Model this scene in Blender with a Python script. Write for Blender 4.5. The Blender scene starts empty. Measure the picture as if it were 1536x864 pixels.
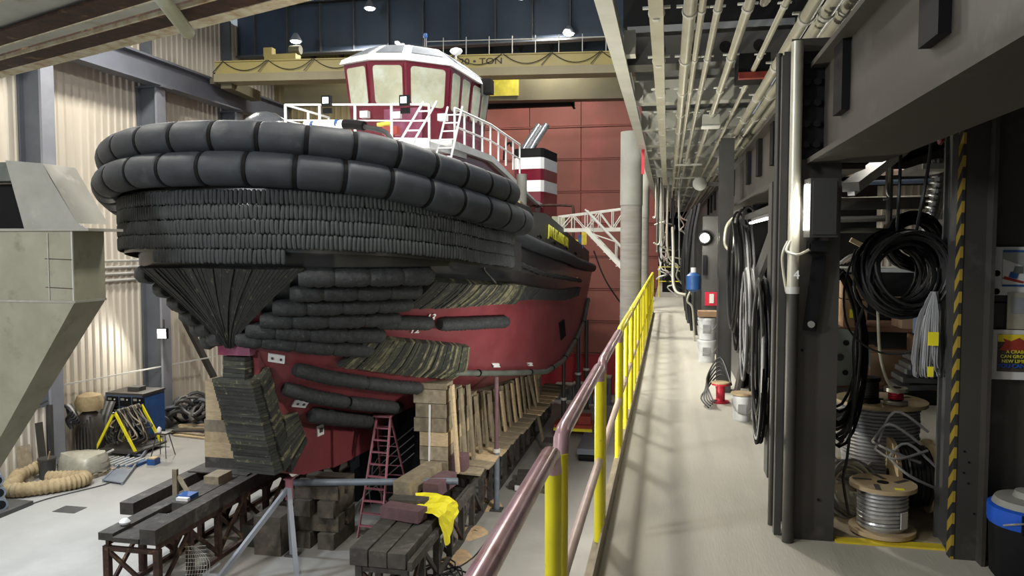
import bpy, bmesh, math, random
from mathutils import Vector, Matrix, Euler
random.seed(7)
R = math.radians
scn = bpy.context.scene
COL = scn.collection
# ------------------------------------------------------------------ camera
PX, PY, FPX = 1002.0, 369.0, 1150.0
pit = math.atan2(432 - PY, FPX)
yaw = math.atan2((PX - 768) * math.cos(pit), FPX)
cd = bpy.data.cameras.new('camera'); cam = bpy.data.objects.new('camera', cd); COL.objects.link(cam)
cd.sensor_width = 36.0; cd.lens = FPX / 1536 * 36.0; cd.clip_start = 0.05; cd.clip_end = 300
cam.location = (0, 0, 1.77); cam.rotation_euler = (math.pi / 2 - pit, 0, yaw)
scn.camera = cam
# ------------------------------------------------------------------ world, exposure
wd = bpy.data.worlds.new('world'); scn.world = wd; wd.use_nodes = True
bg = wd.node_tree.nodes['Background']; bg.inputs[0].default_value = (0.80, 0.90, 1.0, 1); bg.inputs[1].default_value = 0.38
vs = scn.view_settings
vs.view_transform = 'Standard'; vs.look = 'None'; vs.gamma = 1.0; vs.use_curve_mapping = False
vs.exposure = 0.0
# ------------------------------------------------------------------ hall lights
def area(name, loc, target, size, power, col=(1, 1, 1), sy=None, spread=180):
    d = bpy.data.lights.new(name, 'AREA'); d.energy = power; d.color = col; d.size = size; d.spread = R(spread)
    if sy: d.shape = 'RECTANGLE'; d.size_y = sy
    o = bpy.data.objects.new(name, d); COL.objects.link(o); o.location = loc
    o.rotation_euler = (Vector(target) - Vector(loc)).to_track_quat('-Z', 'Y').to_euler()
    return o
def point(name, loc, power, col=(1, 1, 1), r=0.1):
    d = bpy.data.lights.new(name, 'POINT'); d.energy = power; d.color = col; d.shadow_soft_size = r
    o = bpy.data.objects.new(name, d); COL.objects.link(o); o.location = loc; return o
for x, y in ((-16, 4), (-6, 6), (-16, 14), (-5, 15), (-16.5, 23), (-5, 24)):
    area('high_bay_light', (x, y, 11.4), (x, y, 0), 1.2, 1150, (1.0, 0.96, 0.88))
for x, y in ((-14, 33.8), (-5, 33.8)):
    area('high_bay_light', (x, y, 11.3), (x, y + 0.3, 0), 1.0, 600, (1.0, 0.95, 0.86))
area('unseen_hall_light', (-12.5, -3, 5.0), (-9, 16, 1), 2.2, 1500, (0.93, 0.97, 1.0))
area('unseen_hall_light', (-1.3, 17.5, -1.2), (-6.0, 23, -4.2), 0.6, 260, (1.0, 0.97, 0.90))  # unseen light added to brighten the blocks and lower hull
area('unseen_hall_light', (-16.2, 15.3, 3.2), (-14.8, 15.2, -5.7), 0.8, 520, (0.74, 0.86, 1.0), spread=120)
area('walkway_light', (-1.9, 1.5, 4.4), (0.3, 7.5, 0), 0.8, 62, (1.0, 0.93, 0.80))
area('walkway_light', (-1.8, 10, 4.6), (0.2, 13, 0), 0.8, 110, (1.0, 0.93, 0.80))
area('walkway_light', (-1.8, 19, 4.6), (0.2, 21, 0), 0.8, 150, (1.0, 0.93, 0.80))
area('walkway_uplight', (-2.4, 6.2, 0.3), (0.3, 8.5, 3.7), 0.14, 170, (1.0, 0.95, 0.78))
# ------------------------------------------------------------------ materials
def mat(name, c1, c2=None, rough=.6, metal=0.0, scale=3.0, bump=0.0, bscale=None, stretch=(1, 1, 1), lo=.35, hi=.65, detail=6, c3=None, s3=1.0, lo3=.55, hi3=.7, spec=.5, coat=0.0):
    m = bpy.data.materials.new(name); m.use_nodes = True; nt = m.node_tree; N = nt.nodes; L = nt.links
    b = N['Principled BSDF']; b.inputs['Roughness'].default_value = rough; b.inputs['Metallic'].default_value = metal
    b.inputs['Specular IOR Level'].default_value = spec; b.inputs['Coat Weight'].default_value = coat
    c2 = c2 or tuple(v * .75 for v in c1)
    tc = N.new('ShaderNodeTexCoord'); mp = N.new('ShaderNodeMapping'); mp.inputs['Scale'].default_value = stretch
    L.new(tc.outputs['Object'], mp.inputs[0])
    def noise(sc, dt):
        n = N.new('ShaderNodeTexNoise'); n.inputs['Scale'].default_value = sc; n.inputs['Detail'].default_value = dt; n.inputs['Roughness'].default_value = .6
        L.new(mp.outputs[0], n.inputs['Vector']); return n
    def ramp(src, a, c):
        r = N.new('ShaderNodeMapRange'); r.inputs[1].default_value = a; r.inputs[2].default_value = c; L.new(src, r.inputs[0]); return r.outputs[0]
    n = noise(scale, detail)
    mx = N.new('ShaderNodeMix'); mx.data_type = 'RGBA'; mx.inputs[6].default_value = (*c1, 1); mx.inputs[7].default_value = (*c2, 1)
    L.new(ramp(n.outputs[0], lo, hi), mx.inputs[0]); out = mx.outputs[2]
    if c3:
        n3 = noise(s3, 8); m3 = N.new('ShaderNodeMix'); m3.data_type = 'RGBA'; m3.inputs[7].default_value = (*c3, 1)
        L.new(out, m3.inputs[6]); L.new(ramp(n3.outputs[0], lo3, hi3), m3.inputs[0]); out = m3.outputs[2]
    L.new(out, b.inputs['Base Color'])
    if bump:
        nb = noise(bscale or scale * 4, 6); bp = N.new('ShaderNodeBump'); bp.inputs['Strength'].default_value = bump; bp.inputs['Distance'].default_value = .02
        L.new(nb.outputs[0], bp.inputs['Height']); L.new(bp.outputs[0], b.inputs['Normal'])
    return m
def emis(name, c, s):
    m = bpy.data.materials.new(name); m.use_nodes = True; b = m.node_tree.nodes['Principled BSDF']
    b.inputs['Base Color'].default_value = (*c, 1); b.inputs['Emission Color'].default_value = (*c, 1); b.inputs['Emission Strength'].default_value = s
    return m
def stripes(name, ca, cb, freq, direction=(0, 1, 1)):
    m = bpy.data.materials.new(name); m.use_nodes = True; nt = m.node_tree; N = nt.nodes; L = nt.links; b = N['Principled BSDF']
    tc = N.new('ShaderNodeTexCoord'); dt = N.new('ShaderNodeVectorMath'); dt.operation = 'DOT_PRODUCT'; dt.inputs[1].default_value = direction
    L.new(tc.outputs['Object'], dt.inputs[0]); mu = N.new('ShaderNodeMath'); mu.operation = 'MULTIPLY'; mu.inputs[1].default_value = freq; L.new(dt.outputs['Value'], mu.inputs[0])
    fr = N.new('ShaderNodeMath'); fr.operation = 'FRACT'; L.new(mu.outputs[0], fr.inputs[0]); gt = N.new('ShaderNodeMath'); gt.operation = 'GREATER_THAN'; gt.inputs[1].default_value = .5; L.new(fr.outputs[0], gt.inputs[0])
    mx = N.new('ShaderNodeMix'); mx.data_type = 'RGBA'; mx.inputs[6].default_value = (*ca, 1); mx.inputs[7].default_value = (*cb, 1); L.new(gt.outputs[0], mx.inputs[0]); L.new(mx.outputs[2], b.inputs['Base Color']); b.inputs['Roughness'].default_value = .6
    return m
M = dict(
 rubber=mat('rubber', (.027, .032, .039), (.019, .022, .027), rough=.6, spec=.35, scale=2.5, c3=(.08, .085, .09), s3=1.3, lo3=.62, hi3=.85, bump=.15, bscale=30),
 strap=mat('strap', (.005, .005, .006), rough=.8, spec=.15),
 pellet=mat('pellet', (.050, .056, .058), (.028, .032, .034), rough=.8, scale=2.2, c3=(.13, .14, .13), s3=9, lo3=.6, hi3=.85, bump=.5, bscale=26),
 lam=mat('laminated_rubber', (.030, .032, .030), (.012, .012, .012), rough=.7, scale=2.0, stretch=(9, 9, .7), c3=(.30, .27, .15), s3=1.1, lo3=.61, hi3=.78, bump=.6, bscale=8),
 lamh=mat('laminated_rubber_level', (.050, .054, .048), (.018, .019, .018), rough=.7, scale=1.6, stretch=(.8, .8, 14), c3=(.34, .31, .18), s3=1.0, lo3=.60, hi3=.75, bump=.6, bscale=6),
 lamd=mat('laminated_rubber_dark', (.028, .030, .026), (.014, .015, .013), rough=.7, scale=5, c3=(.16, .15, .085), s3=9, lo3=.60, hi3=.72, bump=.6, bscale=22),
 lamd2=mat('laminated_rubber_olive', (.060, .062, .042), (.035, .037, .028), rough=.75, scale=5, c3=(.20, .19, .10), s3=9, lo3=.56, hi3=.70, bump=.6, bscale=22),
 lamd3=mat('laminated_rubber_tan', (.21, .195, .11), (.085, .08, .05), rough=.8, scale=4, c3=(.035, .036, .03), s3=7, lo3=.50, hi3=.62, bump=.6, bscale=22),
 logr=mat('rubber_log', (.030, .034, .036), (.014, .015, .016), rough=.7, scale=9, c3=(.09, .095, .09), s3=14, lo3=.58, hi3=.8, bump=.8, bscale=22),
 hullred=mat('hull_red', (.215, .046, .054), (.165, .034, .042), rough=.38, scale=1.1, c3=(.17, .030, .034), s3=.8, lo3=.5, hi3=.8, bump=.08, bscale=3),
 hullblack=mat('hull_black', (.016, .018, .021), (.010, .011, .013), rough=.28, scale=1.2, c3=(.05, .055, .05), s3=2, lo3=.6, hi3=.9, bump=.1, bscale=4),
 bulwark=mat('bulwark_grey_black', (.052, .056, .050), (.035, .038, .036), rough=.5, scale=1),
 maroon=mat('maroon_gloss', (.135, .010, .024), (.11, .008, .020), rough=.22, scale=2, coat=.4),
 maroon_p=mat('maroon_polished', (.23, .075, .13), (.17, .03, .07), rough=.2, scale=2.4, coat=.5),
 white=mat('white_paint', (.78, .79, .80), (.70, .70, .70), rough=.4, scale=3),
 cream=mat('cream_cover', (.42, .42, .31), (.33, .335, .24), rough=.7, scale=1.6, c3=(.47, .51, .43), s3=1.1, lo3=.45, hi3=.6),
 greypanel=mat('grey_roof_panel', (.25, .27, .30), rough=.4),
 yellow=mat('yellow_paint', (.85, .74, .02), (.70, .60, .02), rough=.35, scale=4, c3=(.35, .25, .05), s3=9, lo3=.68, hi3=.8),
 yellowf=mat('yellow_flat', (.80, .62, .03), (.62, .46, .03), rough=.5, scale=4),
 rail=mat('worn_purple_rail', (.44, .26, .33), (.60, .40, .42), rough=.28, metal=.35, scale=5, c3=(.28, .10, .09), s3=7, lo3=.5, hi3=.75),
 railpale=mat('pale_worn_rail', (.66, .52, .46), (.52, .38, .34), rough=.4, scale=5),
 toe=mat('toe_plate', (.35, .29, .20), (.22, .18, .12), rough=.6, scale=6, bump=.1),
 concrete=mat('walkway_concrete', (.50, .475, .41), (.43, .41, .35), rough=.75, scale=.9, stretch=(3.2, .35, 1), c3=(.25, .24, .21), s3=.75, lo3=.54, hi3=.80, bump=.12, bscale=25),
 floor=mat('hall_floor', (.30, .29, .265), (.22, .21, .19), rough=.72, scale=.5, c3=(.40, .39, .36), s3=.25, lo3=.48, hi3=.75, bump=.15, bscale=8),
 corr=mat('corrugated_cream', (.60, .55, .46), (.52, .47, .39), rough=.5, scale=.6, stretch=(1, 1, .3), c3=(.40, .35, .28), s3=.35, lo3=.52, hi3=.8),
 corrd=mat('corrugated_ochre', (.34, .28, .15), (.28, .23, .12), rough=.6, scale=.6),
 darkblue=mat('dark_blue_steel', (.060, .086, .140), (.048, .070, .112), rough=.55, scale=.7),
 colgrey=mat('blue_grey_steel', (.115, .125, .145), (.085, .095, .110), rough=.5, scale=.8),
 colgrey2=mat('light_grey_steel', (.26, .27, .30), (.20, .21, .24), rough=.5, scale=.8),
 steel=mat('dark_grey_steel', (.060, .060, .058), (.048, .047, .045), rough=.42, scale=1.5, c3=(.085, .080, .072), s3=2.2, lo3=.55, hi3=.8, bump=.05, bscale=12),
 steelb=mat('grey_brown_steel', (.050, .045, .038), (.040, .036, .031), rough=.5, scale=1.5, c3=(.13, .12, .11), s3=3, lo3=.6, hi3=.85, bump=.05, bscale=12),
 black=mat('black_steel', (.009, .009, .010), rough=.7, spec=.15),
 cable=mat('black_cable', (.022, .022, .024), (.012, .012, .013), rough=.45, scale=5),
 cableg=mat('grey_cable', (.30, .30, .31), (.22, .22, .23), rough=.45, scale=5),
 conduit=mat('galvanised_conduit', (.56, .54, .45), (.45, .43, .35), rough=.38, metal=.35, scale=3),
 galv=mat('galvanised_channel', (.62, .62, .58), (.52, .52, .48), rough=.45, metal=.2, scale=3),
 deckplate=mat('deck_underside', (.20, .21, .22), (.13, .135, .14), rough=.7, scale=1.5),
 silver=mat('shiny_silver', (.75, .76, .78), (.60, .61, .63), rough=.18, metal=.9, scale=8, bump=.25, bscale=14),
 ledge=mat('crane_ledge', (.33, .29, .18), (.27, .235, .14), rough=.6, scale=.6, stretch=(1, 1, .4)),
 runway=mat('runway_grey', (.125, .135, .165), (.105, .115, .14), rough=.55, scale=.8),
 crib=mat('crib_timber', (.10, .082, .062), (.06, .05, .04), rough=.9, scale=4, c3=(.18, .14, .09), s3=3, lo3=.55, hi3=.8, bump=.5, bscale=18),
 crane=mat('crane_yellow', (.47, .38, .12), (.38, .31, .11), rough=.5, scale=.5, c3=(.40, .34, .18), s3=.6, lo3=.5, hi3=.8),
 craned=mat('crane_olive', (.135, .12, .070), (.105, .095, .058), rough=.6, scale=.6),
 craney=mat('crane_bright_yellow', (.70, .62, .08), rough=.5),
 lettering=mat('dark_lettering', (.06, .05, .04), rough=.6),
 door=mat('red_door', (.30, .095, .072), (.25, .082, .06), rough=.6, scale=.45, c3=(.46, .11, .10), s3=.3, lo3=.5, hi3=.75),
 doord=mat('crimson_door_sill', (.42, .02, .035), (.35, .02, .03), rough=.55, scale=.5),
 concol=mat('stained_concrete_column', (.27, .255, .235), (.21, .20, .18), rough=.8, scale=2.0, stretch=(1, 1, 6), c3=(.24, .22, .19), s3=1.2, lo3=.55, hi3=.8),
 rust=mat('rusty_steel', (.070, .032, .020), (.028, .015, .012), rough=.85, scale=5, c3=(.30, .19, .10), s3=3, lo3=.58, hi3=.75, bump=.5, bscale=20),
 rustedge=mat('pale_rust_edge', (.62, .56, .42), (.38, .25, .12), rough=.85, scale=7, c3=(.66, .62, .48), s3=4, lo3=.42, hi3=.6, bump=.3),
 uplit_plate=mat('uplit_platform_plate', (.50, .52, .49), (.42, .43, .40), rough=.6, scale=1.2, c3=(.30, .27, .20), s3=2.5, lo3=.6, hi3=.8),  # plate grey raised in colour to stand for light from below
 plategrey=mat('weathered_grey_plate', (.30, .30, .27), (.24, .24, .22), rough=.6, scale=2),
 hopper=mat('stained_hopper_steel', (.34, .325, .245), (.27, .26, .19), rough=.6, scale=1.4, c3=(.16, .14, .09), s3=2.2, lo3=.58, hi3=.80, bump=.1),
 hopper2=mat('grey_chute_steel', (.36, .35, .31), (.30, .29, .25), rough=.5, scale=1.6, c3=(.48, .46, .42), s3=2.5, lo3=.6, hi3=.8),
 timber=mat('fresh_timber', (.58, .44, .26), (.44, .33, .20), rough=.8, scale=5, stretch=(1, 1, 4), bump=.3, bscale=20),
 oldtimber=mat('weathered_timber', (.26, .215, .145), (.17, .14, .095), rough=.9, scale=4, c3=(.32, .26, .17), s3=3, lo3=.5, hi3=.75, bump=.5, bscale=20),
 darktimber=mat('dark_oiled_timber', (.070, .062, .052), (.040, .036, .032), rough=.85, scale=4, c3=(.16, .145, .12), s3=3, lo3=.55, hi3=.8, bump=.5, bscale=18),
 purpletimber=mat('purple_stained_timber', (.14, .075, .085), (.10, .055, .06), rough=.85, scale=4, bump=.4),
 redpink=mat('overspray_pink', (.36, .14, .17), (.30, .10, .13), rough=.5, scale=5),
 pipeblue=mat('grey_blue_pipe', (.16, .19, .23), (.12, .14, .17), rough=.4, scale=3),
 tarp=mat('yellow_tarp', (.90, .80, .02), (.75, .66, .02), rough=.6, scale=3),
 blue=mat('blue_paint', (.02, .10, .32), (.02, .07, .22), rough=.45, scale=3),
 bluelid=mat('bright_blue_plastic', (.01, .10, .60), rough=.4),
 tan=mat('tan_duct_cloth', (.38, .29, .16), (.28, .21, .11), rough=.85, scale=6, bump=.4),
 plastic=mat('plastic_wrap', (.40, .38, .30), (.28, .26, .20), rough=.3, scale=2.5, bump=.5, bscale=6),
 cardboard=mat('cardboard', (.30, .19, .11), (.24, .15, .085), rough=.85, scale=3),
 brown=mat('brown_shelf', (.14, .06, .03), (.10, .045, .025), rough=.7, scale=2),
 plywood=mat('reel_plywood', (.50, .38, .22), (.38, .28, .16), rough=.75, scale=6, c3=(.24, .17, .10), s3=4, lo3=.58, hi3=.75),
 wire=mat('silver_wire', (.55, .54, .52), (.40, .39, .37), rough=.3, metal=.6, scale=10),
 redp=mat('red_plastic', (.55, .02, .05), rough=.4),
 valve=mat('red_valve', (.32, .04, .025), (.24, .03, .02), rough=.45, scale=6),
 paper=mat('paper_white', (.62, .60, .57), (.58, .56, .53), rough=.7),
 bucket=mat('white_bucket', (.62, .63, .64), (.52, .53, .54), rough=.45, scale=5),
 sawdust=mat('sawdust', (.52, .36, .20), (.36, .26, .16), rough=.95, scale=6, bump=.3),
 glassy=mat('dark_glass', (.02, .02, .025), rough=.08),
 greenrubber=mat('murky_pipe', (.13, .145, .125), (.07, .08, .07), rough=.45, scale=2, stretch=(1, 1, 1)),
 textyel=mat('name_yellow', (.70, .66, .05), rough=.5),
 textwhite=mat('marking_white', (.85, .85, .85), rough=.5),
 hazard=stripes('hazard_stripe', (.34, .23, .025), (.02, .02, .02), 8, (0, 1.0, 1.0)),
 lampw=emis('lamp_white', (1.0, .97, .88), 14), lampc=emis('lamp_cool', (.85, .93, 1.0), 14), lamps=emis('lamp_small', (.75, .95, 1.0), 3),
)
# ------------------------------------------------------------------ mesh helpers
ORD = ['first', 'second', 'third', 'fourth', 'fifth', 'sixth', 'seventh', 'eighth', 'ninth', 'tenth', 'eleventh', 'twelfth', 'thirteenth', 'fourteenth', 'fifteenth', 'sixteenth', 'seventeenth', 'eighteenth', 'nineteenth', 'twentieth', 'twenty-first', 'twenty-second', 'twenty-third', 'twenty-fourth']
def smooth(pts, n=8):
    P = [Vector(p) for p in pts]; out = []
    for i in range(len(P) - 1):
        p0, p1, p2, p3 = P[max(i - 1, 0)], P[i], P[i + 1], P[min(i + 2, len(P) - 1)]
        for k in range(n):
            t_ = k / n; out.append(.5 * ((2 * p1) + (-p0 + p2) * t_ + (2 * p0 - 5 * p1 + 4 * p2 - p3) * t_ ** 2 + (-p0 + 3 * p1 - 3 * p2 + p3) * t_ ** 3))
    out.append(P[-1]); return out
ORG = {}
class MB:
    def __init__(s): s.v = []; s.f = []; s.sm = False
    def add(s, vs, fs):
        k = len(s.v); s.v += [tuple(v) for v in vs]; s.f += [tuple(i + k for i in f) for f in fs]; return s
    def box(s, c, d, rot=None):
        m = rot if rot else Matrix.Identity(3)
        P = [Vector(c) + m @ Vector((x * d[0] / 2, y * d[1] / 2, z * d[2] / 2)) for x in (-1, 1) for y in (-1, 1) for z in (-1, 1)]
        return s.add(P, [(0, 1, 3, 2), (4, 6, 7, 5), (0, 4, 5, 1), (2, 3, 7, 6), (0, 2, 6, 4), (1, 5, 7, 3)])
    def b2(s, a, b):
        return s.box([(a[i] + b[i]) / 2 for i in range(3)], [abs(b[i] - a[i]) for i in range(3)])
    def bar(s, p, q, w, h, up=(0, 0, 1)):
        p, q = Vector(p), Vector(q); d = (q - p); L_ = d.length; d.normalize(); u = Vector(up)
        if abs(d.dot(u)) > .98: u = Vector((0, 1, 0)) if abs(d.y) < .9 else Vector((1, 0, 0))
        sd = d.cross(u).normalized(); u = sd.cross(d)
        m = Matrix((sd, d, u)).transposed(); return s.box((p + q) / 2, (w, L_, h), m)
    def path(s, pts, r, n=8, closed=False, cap=True, rr=None, sharp=False):
        if not closed and rr is None and not sharp and 3 <= len(pts) <= 10: pts = smooth(pts, 5)
        pts = [Vector(p) for p in pts]; N_ = len(pts); rings = []; s.sm = True
        up = Vector((0, 0, 1)); prev = None
        for i, p in enumerate(pts):
            if closed: d = pts[(i + 1) % N_] - pts[i - 1]
            else: d = pts[min(i + 1, N_ - 1)] - pts[max(i - 1, 0)]
            d.normalize()
            if prev is None:
                u = up if abs(d.dot(up)) < .95 else Vector((1, 0, 0)); a = d.cross(u).normalized()
            else:
                a = prev - d * prev.dot(d)
                a = a.normalized() if a.length > 1e-6 else d.orthogonal().normalized()
            prev = a; b = a.cross(d); ra = rr[i] if rr else r
            rings.append([p + (a * math.cos(t) + b * math.sin(t)) * ra for t in [2 * math.pi * k / n for k in range(n)]])
        k0 = len(s.v)
        for rg in rings: s.v += [tuple(x) for x in rg]
        m = N_ if closed else N_ - 1
        for i in range(m):
            a = k0 + i * n; b = k0 + ((i + 1) % N_) * n
            for k in range(n): s.f.append((a + k, a + (k + 1) % n, b + (k + 1) % n, b + k))
        if cap and not closed:
            s.f.append(tuple(k0 + k for k in range(n))[::-1]); s.f.append(tuple(k0 + (N_ - 1) * n + k for k in range(n)))
        return s
    def tube(s, p, q, r, n=10): return s.path([p, q], r, n)
    def lathe(s, prof, c, n=20, axis='Z', cap=True):
        k0 = len(s.v); s.sm = True
        for r, h in prof:
            for k in range(n):
                a = 2 * math.pi * k / n; x, y = r * math.cos(a), r * math.sin(a)
                v = (x, y, h) if axis == 'Z' else ((h, x, y) if axis == 'X' else (y, h, x))
                s.v.append(tuple(c[i] + v[i] for i in range(3)))
        for i in range(len(prof) - 1):
            a = k0 + i * n; b = a + n
            for k in range(n): s.f.append((a + k, a + (k + 1) % n, b + (k + 1) % n, b + k))
        if cap:
            s.f.append(tuple(k0 + k for k in range(n))[::-1]); s.f.append(tuple(k0 + (len(prof) - 1) * n + k for k in range(n)))
        return s
    def prism(s, poly, dvec):
        n = len(poly); d = Vector(dvec); P = [Vector(p) for p in poly]
        return s.add(P + [p + d for p in P], [tuple(range(n))[::-1], tuple(range(n, 2 * n))] + [(i, (i + 1) % n, n + (i + 1) % n, n + i) for i in range(n)])
    def grid(s, rows):
        k0 = len(s.v); n = len(rows[0])
        for r in rows: s.v += [tuple(p) for p in r]
        for i in range(len(rows) - 1):
            for j in range(n - 1):
                a = k0 + i * n + j; s.f.append((a, a + 1, a + n + 1, a + n))
        return s
    def mesh(s, name, m, org=(0, 0, 0), smooth=None, fixn=True):
        me = bpy.data.meshes.new(name); o = Vector(org)
        me.from_pydata([tuple(Vector(v) - o) for v in s.v], [], s.f)
        if fixn:
            bm = bmesh.new(); bm.from_mesh(me); bmesh.ops.recalc_face_normals(bm, faces=bm.faces); bm.to_mesh(me); bm.free()
        me.materials.append(M[m] if isinstance(m, str) else m)
        sm = s.sm if smooth is None else smooth
        if sm:
            me.polygons.foreach_set('use_smooth', [True] * len(me.polygons))
            try: me.set_sharp_from_angle(angle=R(42))
            except Exception: pass
        me.update(); return me
    def build(s, name, m, parent=None, smooth=None, org=None, fixn=True):
        if parent is not None: og = ORG[parent.name]
        elif org is not None: og = Vector(org)
        else:
            xs = [v[0] for v in s.v]; ys = [v[1] for v in s.v]; zs = [v[2] for v in s.v]
            og = Vector(((min(xs) + max(xs)) / 2, (min(ys) + max(ys)) / 2, min(zs)))
        me = s.mesh(name, m, og, smooth, fixn); o = bpy.data.objects.new(name, me); COL.objects.link(o)
        ORG[o.name] = Vector(og)
        if parent is not None: o.parent = parent
        else: o.location = og
        return o
def tag(o, label=None, cat=None, group=None, kind=None):
    if label: o['label'] = label
    if cat: o['category'] = cat
    if group: o['group'] = group
    if kind: o['kind'] = kind
    return o
def thing(name, label, cat, loc, group=None):
    o = bpy.data.objects.new(name, None); COL.objects.link(o); o.location = loc; o.empty_display_size = .1
    ORG[o.name] = Vector(loc); return tag(o, label, cat, group)
def struct(o, label=None): return tag(o, label, None, None, 'structure')
def inst(name, me, parent, loc, rot=None, sc=None):
    o = bpy.data.objects.new(name, me); COL.objects.link(o)
    if parent is not None:
        o.parent = parent; o.location = Vector(loc) - ORG[parent.name]
    else: o.location = loc
    ORG[o.name] = Vector(loc)
    if rot is not None: o.rotation_euler = rot
    if sc is not None: o.scale = sc
    return o
def text(name, body, m, parent, loc, rot, size, thick=.004, sx=1.0, align='CENTER'):
    c = bpy.data.curves.new(name, 'FONT'); c.body = body; c.size = size; c.extrude = thick; c.align_x = align; c.align_y = 'CENTER'; c.offset = size * .012
    t = bpy.data.objects.new(name, c); COL.objects.link(t); dg = bpy.context.evaluated_depsgraph_get(); me = bpy.data.meshes.new_from_object(t.evaluated_get(dg))
    bpy.data.objects.remove(t); me.materials.clear(); me.materials.append(M[m])
    o = inst(name, me, parent, loc, rot, (sx, 1, 1)); return o
def lerp(a, b, t): return a + (b - a) * t
def L3(a, b, t): return tuple(lerp(a[i], b[i], t) for i in range(3))
FL = -5.7
# ================================================================== SETTING
struct(MB().b2((-22, -6, FL - .3), (-.2, 39.2, FL)).build('floor', 'floor'))
struct(MB().b2((-.42, -4, -.28), (4.2, 46, 0)).build('walkway_floor', 'concrete'), 'grey concrete walkway slab beside the hall')
struct(MB().b2((-.2, -6, FL - .3), (4.2, 46, -.28)).build('wall_right_lower', 'steel'))
# left corrugated wall, ribs as geometry
def corrugated(x0, y0, x1, y1, z0, z1, pitch=.36, dep=.05, nx=1, ny=0):
    mb = MB(); L_ = math.hypot(x1 - x0, y1 - y0); n = int(L_ / pitch); ux, uy = (x1 - x0) / L_, (y1 - y0) / L_
    top = []; bot = []
    for i in range(n + 1):
        for f, d in ((0, 0), (.55, 0), (.66, dep), (.86, dep), (.97, 0)):
            t = (i + f) * pitch
            if t > L_: break
            p = (x0 + ux * t + nx * d, y0 + uy * t + ny * d); bot.append((*p, z0)); top.append((*p, z1))
    mb.grid([bot, top]); return mb
struct(corrugated(-21, -6, -21, 39, FL, 12.6).build('wall_left', 'corr', fixn=False))
struct(corrugated(-21, 38.7, -14.2, 38.7, FL, 13, nx=0, ny=-1).build('wall_back', 'corrd', fixn=False))
struct(MB().b2((-21, 38.85, FL), (-.4, 39.2, 14)).build('wall_back_upper', 'darkblue'))
# red sectional door: each panel its own piece
dr = thing('door_1', None, None, (-8, 38.6, FL)); struct(dr, 'tall red sectional door at the back of the hall')
zs = [9.35 - 1.62 * i for i in range(9)] + [FL]
xs = [-14.2, -10.6, -6.9, -4.3, -.45]
for i in range(len(zs) - 1):
    for j in range(len(xs) - 1):
        zt, zb = zs[i], zs[i + 1]
        MB().b2((xs[j] + .015, 38.42, zb + .03), (xs[j + 1] - .015, 38.6, zt - .03)).build('door_panel', 'doord' if zt < -2.5 else 'door', dr)
    MB().b2((xs[0], 38.36, zs[i] - .05), (xs[-1], 38.45, zs[i] - .0)).build('panel_rib', 'door', dr)
struct(MB().b2((-14.3, 38.3, 9.4), (-.4, 38.8, 9.75)).build('door_header', 'black'))
# columns along left wall
cols = []
for y in (15.9, 21.7, 27.5, 33.3):
    t = thing('steel_column', {15.9: 'blue-grey steel column at the left edge behind the hopper', 21.7: 'blue-grey steel column on the left wall, nearest one in view', 27.5: 'blue-grey steel column on the left wall behind the welding rack', 33.3: 'blue-grey steel column on the left wall nearest the back'}[y], 'column', (-20.5, y + .25, FL), 'columns of the left wall')
    top = 8.15
    MB().b2((-20.95, y + .2, FL), (-20.1, y + .3, top)).build('web', 'colgrey', t)
    MB().b2((-20.14, y, FL), (-20.05, y + .55, top)).build('flange', 'colgrey2', t)
    MB().b2((-20.98, y, FL), (-20.9, y + .55, top)).build('flange', 'colgrey', t)
    MB().b2((-20.9, y + .2, top), (-20.45, y + .35, 12.4)).build('upper_shaft', 'colgrey', t)
    MB().b2((-20.98, y - .05, top - .06), (-19.75, y + .6, top)).build('cap_plate', 'colgrey', t)
# crane runway
t = thing('crane_runway_beam', 'long blue-grey crane runway beam along the left wall', 'beam', (-20.1, 20, 8.15))
MB().b2((-20.15, 2, 8.2), (-20.05, 38.5, 9.15)).build('web', 'runway', t)
MB().b2((-20.4, 2, 8.15), (-19.8, 38.5, 8.22)).build('bottom_flange', 'runway', t)
MB().b2((-20.4, 2, 9.12), (-19.8, 38.5, 9.2)).build('top_flange', 'runway', t)
MB().b2((-20.15, 2, 9.2), (-20.05, 38.5, 9.3)).build('rail', 'steel', t)
# roof deck, main girder, joists
struct(MB().add([(-21, -6, 13.2), (-.4, -6, 13.2), (-.4, 36.4, 13.6), (-21, 36.4, 13.6), (-21, 39, 12.3), (-.4, 39, 12.3)], [(0, 1, 2, 3), (3, 2, 5, 4)]).build('ceiling', 'darkblue', fixn=False))
g = thing('roof_girder', 'deep dark blue roof girder above the yellow crane', 'girder', (-10.5, 35, 11.0))
MB().b2((-20.9, 34.95, 11.1), (-.5, 35.05, 13.4)).build('web', 'darkblue', g)
MB().b2((-20.9, 34.75, 11.02), (-.5, 35.25, 11.1)).build('bottom_flange', 'colgrey', g)
for i in range(12):
    x = -19.9 + i * 1.72
    MB().b2((x, 34.72, 11.1), (x + .04, 34.95, 13.4)).build('stiffener', 'colgrey', g)
for i in range(13):
    x = -20.2 + i * 1.6
    o = MB().bar((x, 35.3, 12.9), (x, 38.8, 11.75), .12, .34).bar((x, 35.3, 13.1), (x, 38.8, 11.95), .3, .04).build('roof_joist', 'steel')
    tag(o, '%s dark roof joist from the left, behind the deep blue girder' % ORD[i], 'joist', 'roof joists at the back wall')
for i in range(2):
    y = 30.5 + i * 2.4
    o = MB().bar((-20.9, y, 13.0), (-.5, y, 13.0), .12, .3).build('roof_purlin', 'darkblue')
    tag(o, ['nearer', 'farther'][i] + ' dark blue purlin crossing the hall in front of the roof girder', 'purlin', 'roof purlins')
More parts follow.
